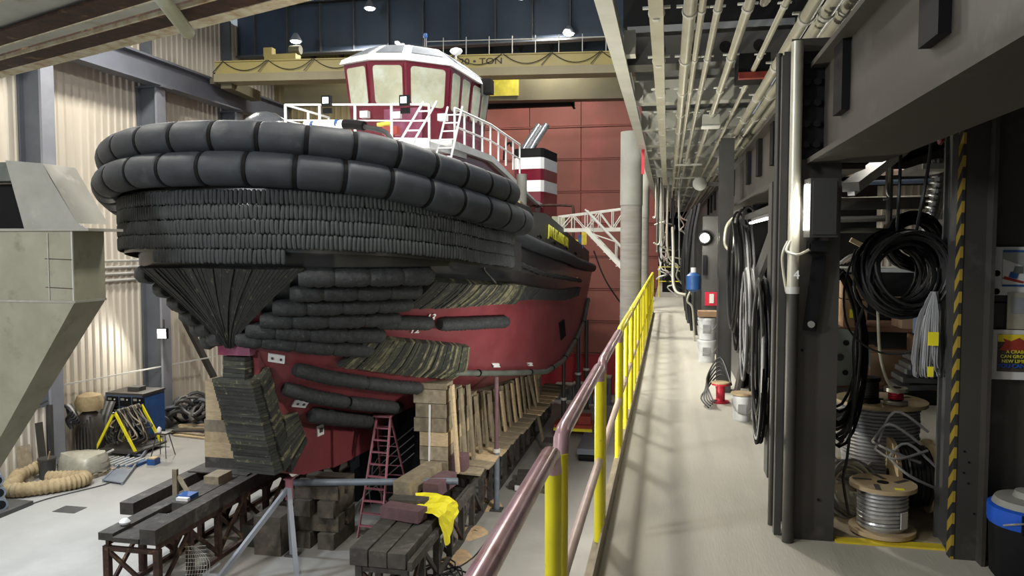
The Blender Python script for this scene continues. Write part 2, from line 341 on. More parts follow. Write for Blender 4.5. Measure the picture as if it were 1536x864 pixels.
# high bay fixtures in view
def highbay(x, y, z, m, s, lab, tiltx=0):
    t = thing('ceiling_light', lab, 'lamp', (x, y, z), 'high bay lamps')
    MB().lathe([(.08, .35), (.12, .3), (.26, .05), (.28, 0)], (x, y, z), 16).build('shade', 'colgrey2', t)
    MB().lathe([(.24, .02), (.2, -.05), (.05, -.1)], (x, y, z), 16).build('lens', m, t)
    MB().tube((x, y, z + .34), (x, y, min(z + 1.6, 13.0)), .015, 6).build('hanger', 'steel', t)
highbay(-16.3, 32.0, 10.85, 'lampw', 1, 'lit high bay lamp at the left end of the yellow crane')
highbay(-4.4, 34.3, 11.15, 'lampc', 1, 'lit high bay lamp above the right part of the crane')
highbay(-13.2, 33.0, 12.4, 'lampc', 1, 'lit high bay lamp cut by the top edge above the wheelhouse')
highbay(-6.3, 33.0, 12.45, 'lampc', 1, 'lit high bay lamp cut by the top edge between wheelhouse and right beam')
# ---------------- overhead travelling crane
c = thing('bridge_crane', 'faded yellow overhead travelling crane marked 20 TON across the back', 'crane', (-10, 32, 8.6))
ca = Vector((-19.6, 30.9, 0)); cb = Vector((-1.0, 32.7, 0)); cdx = (cb - ca).normalized(); cn = Vector((cdx.y, -cdx.x, 0))
def cr(u, d, z): p = ca + cdx * u - cn * d; return (p.x, p.y, z)   # u along, d away from camera
Lc = (cb - ca).length
MB().bar(cr(0, .35, 9.55), cr(Lc, .35, 9.55), .7, .55).build('front_girder', 'crane', c)
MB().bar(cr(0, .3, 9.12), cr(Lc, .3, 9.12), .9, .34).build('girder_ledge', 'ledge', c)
MB().bar(cr(0, .35, 9.84), cr(Lc, .35, 9.84), .86, .05).build('girder_top_flange', 'crane', c)
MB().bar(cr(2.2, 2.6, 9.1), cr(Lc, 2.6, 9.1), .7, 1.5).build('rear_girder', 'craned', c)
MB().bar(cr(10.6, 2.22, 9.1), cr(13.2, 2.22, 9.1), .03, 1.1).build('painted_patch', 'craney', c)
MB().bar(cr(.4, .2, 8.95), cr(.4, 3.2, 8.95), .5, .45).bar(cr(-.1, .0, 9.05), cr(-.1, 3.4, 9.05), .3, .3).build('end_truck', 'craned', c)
for d_ in (.3, 3.1):
    p = cr(-.1, d_, 9.28); MB().lathe([(.18, -.06), (.18, .06)], p, 14, 'X').build('wheel', 'black', c)
MB().box(cr(2.8, .7, 10.06), (1.5, .5, .35)).box(cr(2.2, .7, 10.35), (.4, .35, .4)).build('trolley_motor', 'crane', c)
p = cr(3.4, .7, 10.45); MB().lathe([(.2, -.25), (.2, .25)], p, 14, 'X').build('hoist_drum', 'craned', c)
for i in range(9):
    u = 10.2 + i * .98
    MB().bar(cr(u, -.06, 9.86), cr(u, -.04, 10.6), .03, .03).build('handrail_post', 'galv', c)
MB().bar(cr(9.5, -.06, 10.45), cr(Lc, -.06, 10.45), .03, .03).build('handrail', 'galv', c)
for i in range(9):
    u0 = .4 + i * 2.06; pts = []
    for k in range(9):
        t = k / 8; pts.append(cr(u0 + 2.0 * t, -.09, 9.85 - .42 * 4 * t * (1 - t)))
    MB().path(pts, .018, 5).build('festoon_cable', 'cable', c)
    if i != 6: MB().bar(cr(u0, -.08, 9.85), cr(u0 - .45, -.12, 9.35), .03, .03).build('cable_strap', 'cable', c)
ang = math.atan2(cdx.y, cdx.x)
text('lettering', '20 • TON', 'lettering', c, cr(11.8, -.02, 9.57), (math.pi / 2, 0, ang), .36, .006, 1.25)
tag(MB().bar((-9.2, 35.6, 8.35), (-4.3, 35.6, 8.35), .3, .26).bar((-4.5, 35.6, 8.45), (-4.3, 35.6, 8.1), .3, .1).build('spreader_bar', 'black'), 'dark lifting beam hanging just below the crane in front of the red door', 'beam')
# ---------------- left lower wall items: bolted brace, partition
tag(MB().bar((-20.6, 29.6, -1.2), (-20.2, 32.3, -5.65), .22, .22).build('diagonal_brace', 'steel'), 'grey diagonal brace leaning against the left wall behind the bow', 'brace')
tag(MB().bar((-20.9, 16, -2.9), (-19.95, 31, -3.2), .05, .05).build('wall_conduit', 'galv'), 'thin grey conduit running level along the left wall', 'pipe')
for q, z in enumerate((.45, .7, .95, 1.2)):
    tag(MB().tube((-20.85, 16, z), (-20.85, 27.2, z), .05, 8).build('wall_pipe', 'galv'), 'thin level pipe on the left wall behind the hopper, %s' % ['lowest of four', 'second from below', 'third from below', 'topmost of four'][q], 'pipe', 'level pipes behind the hopper')
t = thing('electrical_box', 'grey wall box with a wire mesh guard above the fender left end', 'box', (-20.3, 29.6, 5.1))
MB().b2((-20.6, 29.6, 5.2), (-20.1, 32.3, 6.3)).build('housing', 'plategrey', t)
mb = MB()
for i in range(9):
    mb.bar((-19.7, 27.9 + i * .12, 5.6), (-19.7, 28.6 + i * .12, 6.6), .02, .02).bar((-19.7, 28.6 + i * .12, 5.6), (-19.7, 27.9 + i * .12, 6.6), .02, .02)
tag(mb.build('mesh_guard', 'galv', t), None, kind='stuff')
t = thing('wall_lamp', 'lit floodlight on the left wall column behind the tugboat bow', 'lamp', (-19.85, 27.3, -1.9))
MB().box((-19.9, 27.32, -1.75), (.42, .14, .42)).build('housing', 'black', t)
MB().box((-19.9, 27.24, -1.75), (.36, .02, .36)).build('lens', 'lampw', t)
MB().bar((-19.95, 27.45, -1.75), (-19.95, 27.45, -1.2), .05, .05).build('bracket', 'steel', t)
area('wall_flood', (-19.8, 27.1, -1.75), (-17.5, 22, -4.5), .4, 160, (1, .95, .85))
# ================================================================== TUGBOAT
SO = (-8.52, 19.35); SR = -0.12; _c, _s = math.cos(SR), math.sin(SR); END = 16.0
def W(lx, ly, z): return (SO[0] + lx * _c - ly * _s, SO[1] + lx * _s + ly * _c, z)
def tab(T, x):
    if x <= T[0][0]: return T[0][1]
    for (a, p), (b, q) in zip(T, T[1:]):
        if x <= b: return p + (q - p) * (x - a) / (b - a)
    return T[-1][1]
ROWS = [
 dict(l0=-3.6, A=0.35, yb=0, p=1.6, z=[(-4, -2.4), (1, -3.2), (8, -3.7), (15, -3.2)]),
 dict(l0=-4.55, A=4.12, yb=6, p=1.5, z=[(-4.6, -.4), (-3, -.9), (-1, -1.3), (2, -1.75), (6, -2.3), (9, -2.35), (12, -1.9), (14.5, -1.4), (16, -.5)]),
 dict(l0=-4.95, A=4.27, yb=3, p=1.8, z=[(-5.2, 0.4), (0, .35), (8, .05), (16, .1)]),
 dict(l0=-5.4, A=4.4, yb=0, p=2.1, z=[(-5.5, 1.35), (0, 1.3), (4, 1.0), (16, .6)]),
 dict(l0=-5.5, A=4.4, yb=0, p=2.1, z=[(-5.5, 3.4), (-1.5, 2.7), (3, 1.9), (10, 1.25), (16, .9)])]
TA = [(0, 1), (3, .98), (8, .92), (12, .84), (16, .74)]
def row(k, t):
    r = ROWS[k]; n = 0.5
    if t < n:
        a = t / n * math.pi / 2; f = max(0, math.sin(a)) ** (2 / r['p']); g = max(0, math.cos(a)) ** (2 / r['p'])
        x = r['A'] * f; ly = r['yb'] - (r['yb'] - r['l0']) * g
    else: x = r['A']; ly = lerp(r['yb'], END, (t - n) / (1 - n))
    return x * tab(TA, ly), ly, tab(r['z'], ly)
def SL(t, v, side=1):
    v = max(0, min(len(ROWS) - 1 - 1e-9, v)); k = int(v); a, b = row(k, t), row(k + 1, t); f = v - k
    return (side * lerp(a[0], b[0], f), lerp(a[1], b[1], f), lerp(a[2], b[2], f))
def S(t, v, side=1, off=0.0):
    p = Vector(W(*SL(t, v, side)))
    if off:
        e = .004; q = Vector(W(*SL(min(t + e, 1), v, side))) - Vector(W(*SL(max(t - e, 0), v, side)))
        w = Vector(W(*SL(t, min(v + .02, 4), side))) - Vector(W(*SL(t, v - .02, side)))
        n = q.cross(w).normalized() * side; p += n * off
    return p
def t_at(ly, v):   # parameter t giving this ly on level v
    lo, hi = 0., 1.
    for _ in range(30):
        m = (lo + hi) / 2
        if SL(m, v)[1] < ly: lo = m
        else: hi = m
    return lo
tug = thing('tugboat', 'large maroon tugboat with black rubber bow fenders propped up in the hall', 'boat', (-8.7, 19.4, -4.0))
def hullband(v0, v1, nv, name, m):
    mb = MB(); ts = [i / 64 for i in range(65)]
    for side in (-1, 1):
        rows = [[S(t, lerp(v0, v1, j / nv), side) for t in ts] for j in range(nv + 1)]
        mb.grid(rows)
    # transom
    a = [S(1, lerp(v0, v1, j / nv), -1) for j in range(nv + 1)]; b = [S(1, lerp(v0, v1, j / nv), 1) for j in range(nv + 1)]
    mb.grid([a, b]); return mb.build(name, m, tug, smooth=True)
hullband(0, 2, 12, 'hull_bottom', 'hullred'); hullband(2, 4, 10, 'hull_side', 'hullblack')
mb = MB(); ts = [i / 40 for i in range(41)]
mb.grid([[S(t, 3.97, -1) for t in ts], [S(t, 3.97, 1) for t in ts]]); mb.build('deck', 'steel', tug)
# bulwark strip aft of the fender
mb = MB(); n = 24; lo = []; hi = []
for i in range(n + 1):
    ly = lerp(-1.0, 14.8, i / n); p = Vector(S(t_at(ly, 4), 4, 1)); q = p.copy(); p.z -= .15; q.z += tab([(0, .45), (3, .85), (5, 1.08), (9, .85), (15, .55)], ly); lo.append(p); hi.append(q)
inn = [q + Vector((-.12, 0, 0)) for q in hi]; inl = [q + Vector((-.12, 0, 0)) for q in lo]
mb.grid([lo, hi, inn, inl]); mb.build('bulwark', 'bulwark', tug)
hb = [(lo[i], hi[i]) for i in range(n + 1)]
# skeg under the bow
mb = MB()
def sk(w, pts): return [W(x * w, y, z) for (x, y, z) in pts]
prof = [(-4.35, -.5), (-4.3, -1.2), (-3.75, -2.6), (-3.6, -3.2), (-3.35, -3.45), (-2.7, -3.66), (-1.2, -3.85), (3.0, -3.9), (12, -3.9), (12, -3.0), (0, -2.0), (-2.5, -.9)]
mb.prism([W(-.42, y, z) for y, z in prof], Vector(W(.42, 0, 0)) - Vector(W(-.42, 0, 0))); mb.build('skeg', 'hullred', tug)
# ---- fender tubes around the bow
def fpath(a, b, yc, e, u):
    x = a * math.copysign(abs(math.sin(u)) ** e, u); y = yc - b * max(0, math.cos(u)) ** e; return x, y
FZ = [(-5.9, 3.86), (-5.2, 3.76), (-4.6, 3.68), (-4.0, 3.56), (-3.3, 3.40), (-2.4, 3.26), (-1.5, 3.14), (-.6, 3.06), (1, 2.9)]
def fender_line(a, b, yc, tail, dz):
    pts = []; N_ = 240
    tl = [(-a, yc + tail * (1 - i / 20)) for i in range(20)]
    for p in tl: pts.append(p)
    for i in range(N_ + 1):
        u = -math.pi / 2 + math.pi * i / N_; pts.append(fpath(a, b, yc, .924, u))
    for i in range(1, 21): pts.append((a, yc + tail * i / 20))
    P = [Vector(W(x, y, tab(FZ, y) + dz)) for x, y in pts]
    ds = [0]
    for p, q in zip(P, P[1:]): ds.append(ds[-1] + (q - p).length)
    return P, ds
def at(P, ds, s):
    s = max(0, min(ds[-1] - 1e-6, s))
    lo, hi = 0, len(ds) - 1
    while hi - lo > 1:
        m = (lo + hi) // 2
        if ds[m] <= s: lo = m
        else: hi = m
    f = (s - ds[lo]) / (ds[hi] - ds[lo]); return P[lo].lerp(P[hi], f)
def fender(a, b, tailR, tailL, dz, r, phase, name_, SEG=.905):
    P, ds = fender_line(a, b, 0.0, 3.0, dz); s1 = ds[-1] - (3.0 - tailR); s0 = 3.0 - tailL
    f = tag(bpy.data.objects.new(name_, None)); COL.objects.link(f); f.parent = tug; ORG[f.name] = ORG['tugboat']
    s = s1; end = True; i = 0
    first = phase
    while s > s0 + .2:
        e = s; st = max(s0, s - (first if i == 0 else SEG)); L_ = e - st
        if L_ < .15: break
        pts = []; rr = []
        prof = [(0, .86), (.03, .95), (.09, 1), (.3, 1.0), (.5, 1.0), (.7, 1.0), (.91, 1), (.97, .95), (1, .86)]
        if i == 0: prof[-3:] = [(.85, .97), (.95, .82), (1, .45)]
        for tt, k in prof: pts.append(at(P, ds, st + .02 + (L_ - .04) * tt)); rr.append(r * k)
        MB().path(pts, r, 20, rr=rr).build('fender_segment', 'rubber', f)
        if st > s0 + .05:
            q0, q1 = at(P, ds, st - .035), at(P, ds, st + .035)
            MB().path([q0, q1], r * .965, 20).build('strap', 'strap', f)
        s = st; i += 1
    return f
fender(4.76, 5.90, -.25, .3, 0.0, .335, .70, 'upper_bow_fender', .865)
fender(4.86, 5.98, .55, .6, -.60, .335, .80, 'lower_bow_fender', .885)
mb = MB(); P, ds = fender_line(4.57, 5.7, 0, 1.5, -.3); mb.path(P[::3], .30, 8).build('fender_backing', 'strap', tug)
# ---- pellet (tyre block) band
band = tag(bpy.data.objects.new('tire_block_band', None)); COL.objects.link(band); band.parent = tug; ORG[band.name] = ORG['tugboat']
def pellet_mesh(k):
    rnd = random.Random(k); mb = MB(); h = .272; w = .0475
    prof = [(.4, -h * .5), (.85, -h * .44), (1.0, -h * .3), (1.02, 0), (1.0, h * .3), (.85, h * .44), (.4, h * .5)]
    mb.path([(rnd.uniform(-.004, .004), 0, z) for _, z in prof], w, 8, rr=[w * q for q, _ in prof]); return mb.mesh('rubber_block', 'pellet')
PM = [pellet_mesh(k) for k in range(4)]
P, ds = fender_line(4.68, 5.78, 0, 3.0, 0)
BT = [(-5.9, 2.86), (-5.2, 2.84), (-4, 2.76), (-2.4, 2.60), (-1.5, 2.48), (0, 2.38), (2, 2.25)]
cands = []
sR = ds[-1] - 3.0 + .25; sL = .8
NR = 5
for rI in range(NR):
    s = sR - (0 if rI % 2 else .05); 
    while s > sL:
        p = at(P, ds, s); q = at(P, ds, s + .05); lx = (Vector((p.x, p.y, 0)) - Vector((SO[0], SO[1], 0))); ly = -lx.x * _s + lx.y * _c; lxx = lx.x * _c + lx.y * _s
        z = tab(BT, ly) - .13 - rI * .288 + random.uniform(-.012, .012)
        frac = (s - sL) / (sR - sL)
        skip = False
        if rI == 4 and not (.497 < frac < .652): skip = True           # the lowest course is only there near the stem
        if not skip:
            tang = math.atan2(q.y - p.y, q.x - p.x); dist = math.hypot(p.x, p.y)
            vis = (math.cos(tang) * p.y - math.sin(tang) * p.x)      # >0: faces the camera
            cands.append((0 if (vis > 0 and frac > .25) else 1, dist, p.x, p.y, z, tang))
        s -= .087 + random.uniform(-.006, .008)
cands.sort(key=lambda c_: (c_[0], c_[1])); near = cands[:300]; rest = cands[300:]
for _, d_, x, y, z, tg in near:
    inst('rubber_block', random.choice(PM), band, (x, y, z), (random.uniform(-.06, .06), random.uniform(-.07, .07), tg), (.95 + random.uniform(-.05, .08), 1.0 + random.uniform(-.1, .15), 1.06))
mb = MB()
for _, d_, x, y, z, tg in rest:
    h = .138; w = .045; jx = random.uniform(-.006, .006)
    prof = [(.5, -h), (.95, -h * .75), (1.0, 0), (.95, h * .75), (.5, h)]
    mb.path([(x + jx * (q - .5), y, z + zz) for q, zz in prof], w, 6, rr=[w * q for q, _ in prof])
tag(mb.build('rubber_block_field', 'pellet', band), None, kind='stuff')
# backing skin of the band
mb = MB(); Pb, db = fender_line(4.6, 5.68, 0, 1.2, 0); up_ = []; dn_ = []
for p in Pb[::2]:
    l = Vector((p.x - SO[0], p.y - SO[1])); ly = -l.x * _s + l.y * _c; up_.append((p.x, p.y, tab(BT, ly) + .05)); dn_.append((p.x, p.y, tab(BT, ly) - 1.2))
mb.grid([dn_, up_]).build('band_backing', 'hullblack', tug, smooth=True)
# ---- rubber pads and logs laid on the hull
def SS(ts, v, off=0.0): return S(abs(ts), v, 1 if ts >= 0 else -1, off)
def pad(name, m, corners, off=.16, nu=24, nv=8, rib=0.0, parent=None, rr=1):
    (a, b, c, d) = corners; rnd = random.Random(rr)   # TL TR BR BL as (t, v)
    cj = [rnd.uniform(-rib, rib) for _ in range(nu + 1)]; rows = []
    for j in range(nv + 1):
        w = j / nv; r_ = []
        for i in range(nu + 1):
            u = i / nu; t = lerp(lerp(a[0], b[0], u), lerp(d[0], c[0], u), w); v = lerp(lerp(a[1], b[1], u), lerp(d[1], c[1], u), w)
            edge = (j in (0, nv)) or (i in (0, nu))
            r_.append(SS(t, v, 0.0 if edge else off + cj[i]))
        rows.append(r_)
    # duplicate the rim so that sides are steep
    mb = MB(); mb.grid(rows); return mb.build(name, m, parent or tug, smooth=False)
def padrim(corners, e=.02):
    return corners
# fan of laminated rubber strips under the stem: each strip a part of the fan
fan = tag(bpy.data.objects.new('laminated_bow_pad', None)); COL.objects.link(fan); fan.parent = tug; ORG[fan.name] = ORG['tugboat']
NF = 46
for i in range(NF):
    u0, u1 = i / NF, (i + 1) / NF; o = .17 + random.uniform(-.022, .022)
    mb = MB(); Lr = []; 
    for j in range(9):
        w = j / 8; v = lerp(3.0, 1.12, w)
        hw = lerp(.142, .010, w ** .86)
        t0 = -hw + 2 * hw * u0; t1 = -hw + 2 * hw * (u1) - 2 * hw / NF * .10
        Lr.append([SS(t0, v, 0), SS(t0, v, o), SS(t1, v, o), SS(t1, v, 0)])
    mb.grid(Lr); k = len(mb.v); mb.f.append((k - 4, k - 3, k - 2, k - 1)); mb.f.append((0, 1, 2, 3))
    mb.build('rubber_strip', 'lam', fan, smooth=False)
# rows of rubber logs either side of the fan
logs = [(2.85, .132, .318), (2.50, .116, .285), (2.17, .090, .262), (1.88, .070, .238), (1.62, .046, .214), (1.36, .024, .196)]
def log(pts, r, name='rubber_log', m='logr', ribs=True):
    n = max(6, int(sum((pts[i + 1] - pts[i]).length for i in range(len(pts) - 1)) / .07)); out = []; rr = []
    Lt = [0]
    for i in range(len(pts) - 1): Lt.append(Lt[-1] + (pts[i + 1] - pts[i]).length)
    for k in range(n + 1):
        s = Lt[-1] * k / n; i = 0
        while i < len(Lt) - 2 and Lt[i + 1] < s: i += 1
        f = (s - Lt[i]) / max(1e-6, Lt[i + 1] - Lt[i]); out.append(pts[i].lerp(pts[i + 1], f)); e = min(k, n - k)
        rr.append(r * (.80 if e == 0 else .97 if e == 1 else 1.0 + (.045 if k % 2 else -.045) + random.uniform(-.03, .03)))
    return MB().path(out, r, 9, rr=rr).build(name, m, tug)
for v, ta, tb in logs:
    for side in (1, -1):
        te = tb if side > 0 else tb * .75
        n = 4 if side > 0 else 3
        for i in range(n):
            a = lerp(ta, te, i / n); b = lerp(ta, te, (i + 1) / n)
            log([SS(side * lerp(a, b, k / 5), v + .0, .10) for k in range(6)], .20 if v > 2.6 else .182)
for (ta, tb, va, vb) in ((.213, .277, 1.84, 1.79), (.288, .40, 1.77, 1.75), (.109, .203, .88, .80), (.203, .285, .80, .74), (.100, .215, .62, .50), (.218, .353, .50, .375), (.178, .44, .30, .10)):
    log([SS(lerp(ta, tb, k / 6), lerp(va, vb, k / 6), .11) for k in range(7)], .17 if vb > .3 else .2)
# long flat laminated pads (strips laid side by side)
def LV(m): return random.choice(['lamd', 'lamd', 'lamd2', 'lamd2', 'lamd3']) if m == 'lamd' else (random.choice(['lamh', 'lamd', 'lamd2', 'lamh']) if m == 'lamh' else m)
def striped_pad(a, b, c, d, n, nm, m='lamd', off=.17):
    root = tag(bpy.data.objects.new(nm, None)); COL.objects.link(root); root.parent = tug; ORG[root.name] = ORG['tugboat']
    for i in range(n):
        mb = MB(); rows = []; o = off + random.uniform(-.02, .02)
        for j in range(5):
            w = j / 4
            def tv(u): return (lerp(lerp(a[0], b[0], u), lerp(d[0], c[0], u), w), lerp(lerp(a[1], b[1], u), lerp(d[1], c[1], u), w))
            p0 = tv(i / n); p1 = tv((i + .93) / n)
            rows.append([SS(*p0, 0), SS(*p0, o), SS(*p1, o), SS(*p1, 0)])
        mb.grid(rows); k = len(mb.v); mb.f.append((k - 4, k - 3, k - 2, k - 1)); mb.f.append((0, 1, 2, 3))
        mb.build('rubber_strip', LV(m), root, smooth=False)
striped_pad((.318, 2.74), (.525, 2.44), (.434, 1.97), (.250, 2.08), 46, 'upper_side_pad')
striped_pad((.196, 1.60), (.318, 1.43), (.296, .93), (.155, 1.02), 46, 'lower_side_pad')
striped_pad((.53, 2.42), (.85, 2.05), (.82, 1.86), (.44, 2.02), 18, 'aft_side_pad', 'logr', .12)
# stem pad: stacked level strips, front and starboard face
def stempad(nm, fr, m='lamh'):
    root = tag(bpy.data.objects.new(nm, None)); COL.objects.link(root); root.parent = tug; ORG[root.name] = ORG['tugboat']
    for (z0, z1, ya, yb, hw, dep) in fr:
        n = max(1, int((z0 - z1) / .085))
        for i in range(n):
            za, zb = lerp(z0, z1, i / n), lerp(z0, z1, (i + .92) / n); y = lerp(ya, yb, (i + .5) / n); j = random.uniform(-.018, .018)
            P = [W(-hw, y + j, 0), W(hw, y + j, 0), W(hw, y + dep, 0), W(-hw, y + dep, 0)]
            MB().prism([(p[0], p[1], zb) for p in P], (0, 0, za - zb)).build('rubber_strip', LV(m), root, smooth=False)
stempad('upper_stem_pad', [(-.60, -1.22, -4.62, -4.62, .28, .35)])
stempad('lower_stem_pad', [(-1.08, -3.32, -4.72, -3.92, .50, .30)])
root = tag(bpy.data.objects.new('stem_side_pad', None)); COL.objects.link(root); root.parent = tug; ORG[root.name] = ORG['tugboat']
def sidepad(p0, p1, q0, q1, n, lx0, lx1):      # strips run from edge p (front) to edge q (aft), in (ly, z)
    for i in range(n):
        a, b = i / n, (i + .92) / n; x = lx1 + random.uniform(-.015, .015)
        A_, B_ = L3((*p0, 0), (*p1, 0), a), L3((*p0, 0), (*p1, 0), b); C_, D_ = L3((*q0, 0), (*q1, 0), b), L3((*q0, 0), (*q1, 0), a)
        P = [W(lx0, t[0], t[1]) for t in (A_, B_, C_, D_)]; e = Vector(W(x, 0, 0)) - Vector(W(lx0, 0, 0))
        MB().prism(P, e).build('rubber_strip', LV('lamd'), root, smooth=False)
sidepad((-4.42, -1.08), (-3.62, -3.3), (-4.14, -.86), (-3.34, -3.15), 26, .3, .56)
sidepad((-3.62, -2.05), (-3.36, -3.42), (-3.12, -2.05), (-2.72, -2.86), 18, .41, .55)
MB().box(W(0, -4.4, -.42), (.75, .5, .28)).build('pink_stem_cap', 'maroon_p', tug)
# anode plates
def plate(nm, t, v, w, h, m, off=.03, parent=tug):
    p = SS(t, v, off); e = .012; q = (SS(t + e, v, off) - SS(t - e, v, off)).normalized(); u = (SS(t, v + .05, off) - SS(t, v - .05, off)).normalized(); nn = q.cross(u).normalized()
    return MB().box(p, (w, h, .04), Matrix((q, u, nn)).transposed()).build(nm, m, parent)
for t, v in ((.084, .95), (.144, .42), (.294, 1.175), (.353, 1.1), (.431, 1.1)):
    pl = plate('anode_plate', t, v, .36, .2, 'white'); plate('anode_bolt', t - .006, v, .05, .05, 'steel', .05, pl); plate('anode_bolt', t + .006, v, .05, .05, 'steel', .05, pl)
p = W(.44, -2.0, -2.75); o = MB().box(p, (.03, .28, .26), Matrix.Rotation(SR, 3, 'Z')).build('anode_plate', 'white', tug); MB().box(W(.46, -2.0, -2.75), (.03, .12, .1), Matrix.Rotation(SR, 3, 'Z')).build('anode_core', 'steel', o)
# skeg corner box
MB().prism([W(.42, y, z) for y, z in ((-1.5, -2.75), (-.9, -2.75), (-.55, -3.84), (-1.5, -3.82))], Vector(W(.07, 0, 0)) - Vector(W(0, 0, 0))).build('skeg_box', 'hullred', tug)
# draft marks
def draft(txt, t, v, h):
    p = SS(t, v, .04); e = .012; q = (SS(t + e, v, .04) - SS(t - e, v, .04)).normalized(); u = (SS(t, v + .05, .04) - SS(t, v - .05, .04)).normalized(); nn = q.cross(u).normalized(); u = nn.cross(q)
    text('draft_mark', txt, 'textwhite', tug, p, Matrix((q, u, nn)).transposed().to_euler(), h)
draft('14', .303, 2.03, .30); draft('13', .281, 1.84, .30); draft('12', .256, 1.675, .30)
draft('15', .825, 2.55, .28)
# sea-chest grating: rows of slots
for i in range(6):
    t0 = .655 + i * .007
    MB().path([SS(t0, 1.58, .015), SS(t0, 1.30, .015)], .03, 5).build('grating_slot', 'black', tug)
# chine pipe with hangers
pts = [SS(t, 1.0 + (0 if t < .9 else (t - .9) * 4), .09) for t in [.285 + i * (.97 - .285) / 40 for i in range(41)]]
MB().path(pts, .085, 10).build('chine_hose', 'greenrubber', tug)
for k in (2, 8, 15, 22, 29, 36):
    MB().path([pts[k] - Vector((0, .05, 0)), pts[k] + Vector((0, .05, 0))], .1, 10).build('hose_clamp', 'strap', tug)
# ---- half round deck fender and the chain below it
pts = [SS(lerp(.475, .965, i / 24), tab([(.475, 3.70), (.6, 3.88), (.75, 3.86), (.965, 3.55)], lerp(.475, .965, i / 24)), .12) for i in range(25)]
o = MB().path(pts, .19, 14).build('deck_fender', 'rubber', tug)
d_ = (pts[0] - pts[1]).normalized(); MB().path([pts[0] + d_ * .005, pts[0] + d_ * .02], .075, 12).build('fender_bore', 'strap', o)
for i in (3, 6, 9, 12, 15):
    p = pts[i] + Vector((.06, 0, .26)); q = p + (pts[i + 1] - pts[i]) * .6
    MB().path([p, (p + q) / 2 + Vector((0, 0, .06)), q], .035, 6).build('fender_lug', 'strap', tug)
pts = [SS(lerp(.45, .86, i / 40), lerp(3.35, 2.45, i / 40), .05) for i in range(41)]
tag(MB().path(pts, .07, 6, rr=[.05 + .035 * (i % 2) for i in range(41)]).build('fender_chain', 'logr', tug))
pts = [SS(.435, lerp(3.3, 2.6, i / 8), .12) for i in range(9)]; MB().path(pts, .02, 5, rr=[.015 + .012 * (i % 2) for i in range(9)]).build('hanging_chain', 'steel', tug)
# name on the bulwark
word = 'JANE McALLISTER'
c = bpy.data.curves.new('n', 'FONT')
a0 = None
def bulpt(ly, f):
    i = (ly + 1.0) / 15.8 * 24; k = int(i); fr = i - k; lo_ = hb[k][0].lerp(hb[k + 1][0], fr); hi_ = hb[k][1].lerp(hb[k + 1][1], fr); return lo_.lerp(hi_, f)
q = (bulpt(8.7, .6) - bulpt(4.9, .6)); p = bulpt(6.8, .58) + Vector((.03, 0, 0)); qn = q.normalized(); u = (bulpt(6.8, 1) - bulpt(6.8, 0)).normalized(); nn = qn.cross(u).normalized(); u = nn.cross(qn)
text('name_lettering', word, 'textyel', tug, p, Matrix((qn, u, nn)).transposed().to_euler(), .50, .02, .86)
# ---- foredeck platform, house, wheelhouse
def zt(lx, z): return z - .055 * lx
def PW(lx, ly, z): return W(lx, ly, zt(lx, z))
def slab(nm, m, pts, z0, z1, parent=tug):
    n = len(pts); vs_ = [PW(x, y, z0) for x, y in pts] + [PW(x, y, z1) for x, y in pts]
    return MB().add(vs_, [tuple(range(n))[::-1], tuple(range(n, 2 * n))] + [(i, (i + 1) % n, n + (i + 1) % n, n + i) for i in range(n)]).build(nm, m, parent)
slab('fore_platform', 'white', [(-1.9, 0), (2.5, 0), (2.5, 2.6), (-1.9, 2.6)], 4.42, 4.60)
slab('bow_deck', 'white', [(-4.0, .5), (-3.2, -3.0), (-1.2, -4.4), (1.2, -4.4), (3.2, -3.0), (3.9, .5)], 3.55, 3.75)
# red deckhouse with sloping white cap
for nm, m, x0, x1, dz0, dz1 in (('deckhouse', 'maroon', -2.45, 2.45, -3.0, 0.0), ('house_cap', 'white', -2.6, 2.6, 0.0, .0)):
    prof = [(1.3, 4.58), (4.5, 4.53), (10.4, 3.32)]
    if nm == 'deckhouse': poly = [(1.3, 1.6)] + prof + [(10.4, 1.2)]
    else: poly = [(y, z) for y, z in prof] + [(10.4, 3.5), (9.2, 3.62), (4.6, 4.72), (1.25, 4.80)]
    n = len(poly); vs_ = [PW(x0, y, z) for y, z in poly] + [PW(x1, y, z) for y, z in poly]
    MB().add(vs_, [tuple(range(n))[::-1], tuple(range(n, 2 * n))] + [(i, (i + 1) % n, n + (i + 1) % n, n + i) for i in range(n)]).build(nm, m, tug)
for ly in (5.6, 7.4):
    MB().box(PW(2.46, ly, 3.4 - (ly - 5) * .12), (.05, .34, .55), Matrix.Rotation(SR, 3, 'Z')).build('house_door_frame', 'maroon_p', tug)
o = MB().box(PW(2.55, 6.4, 3.75), (.25, .2, .2)).build('deck_lamp', 'galv', tug)
MB().prism([W(3.5, y, z) for y, z in ((4.3, 3.15), (5.2, 3.0), (5.4, 2.1), (4.1, 2.4))], Vector(W(.08, 0, 0)) - Vector(W(0, 0, 0))).build('bulwark_gusset', 'plywood', tug)
MB().tube(W(3.5, 4.7, 2.8), W(3.5, 4.7, 4.0), .16, 10).build('vent_post', 'plategrey', tug)
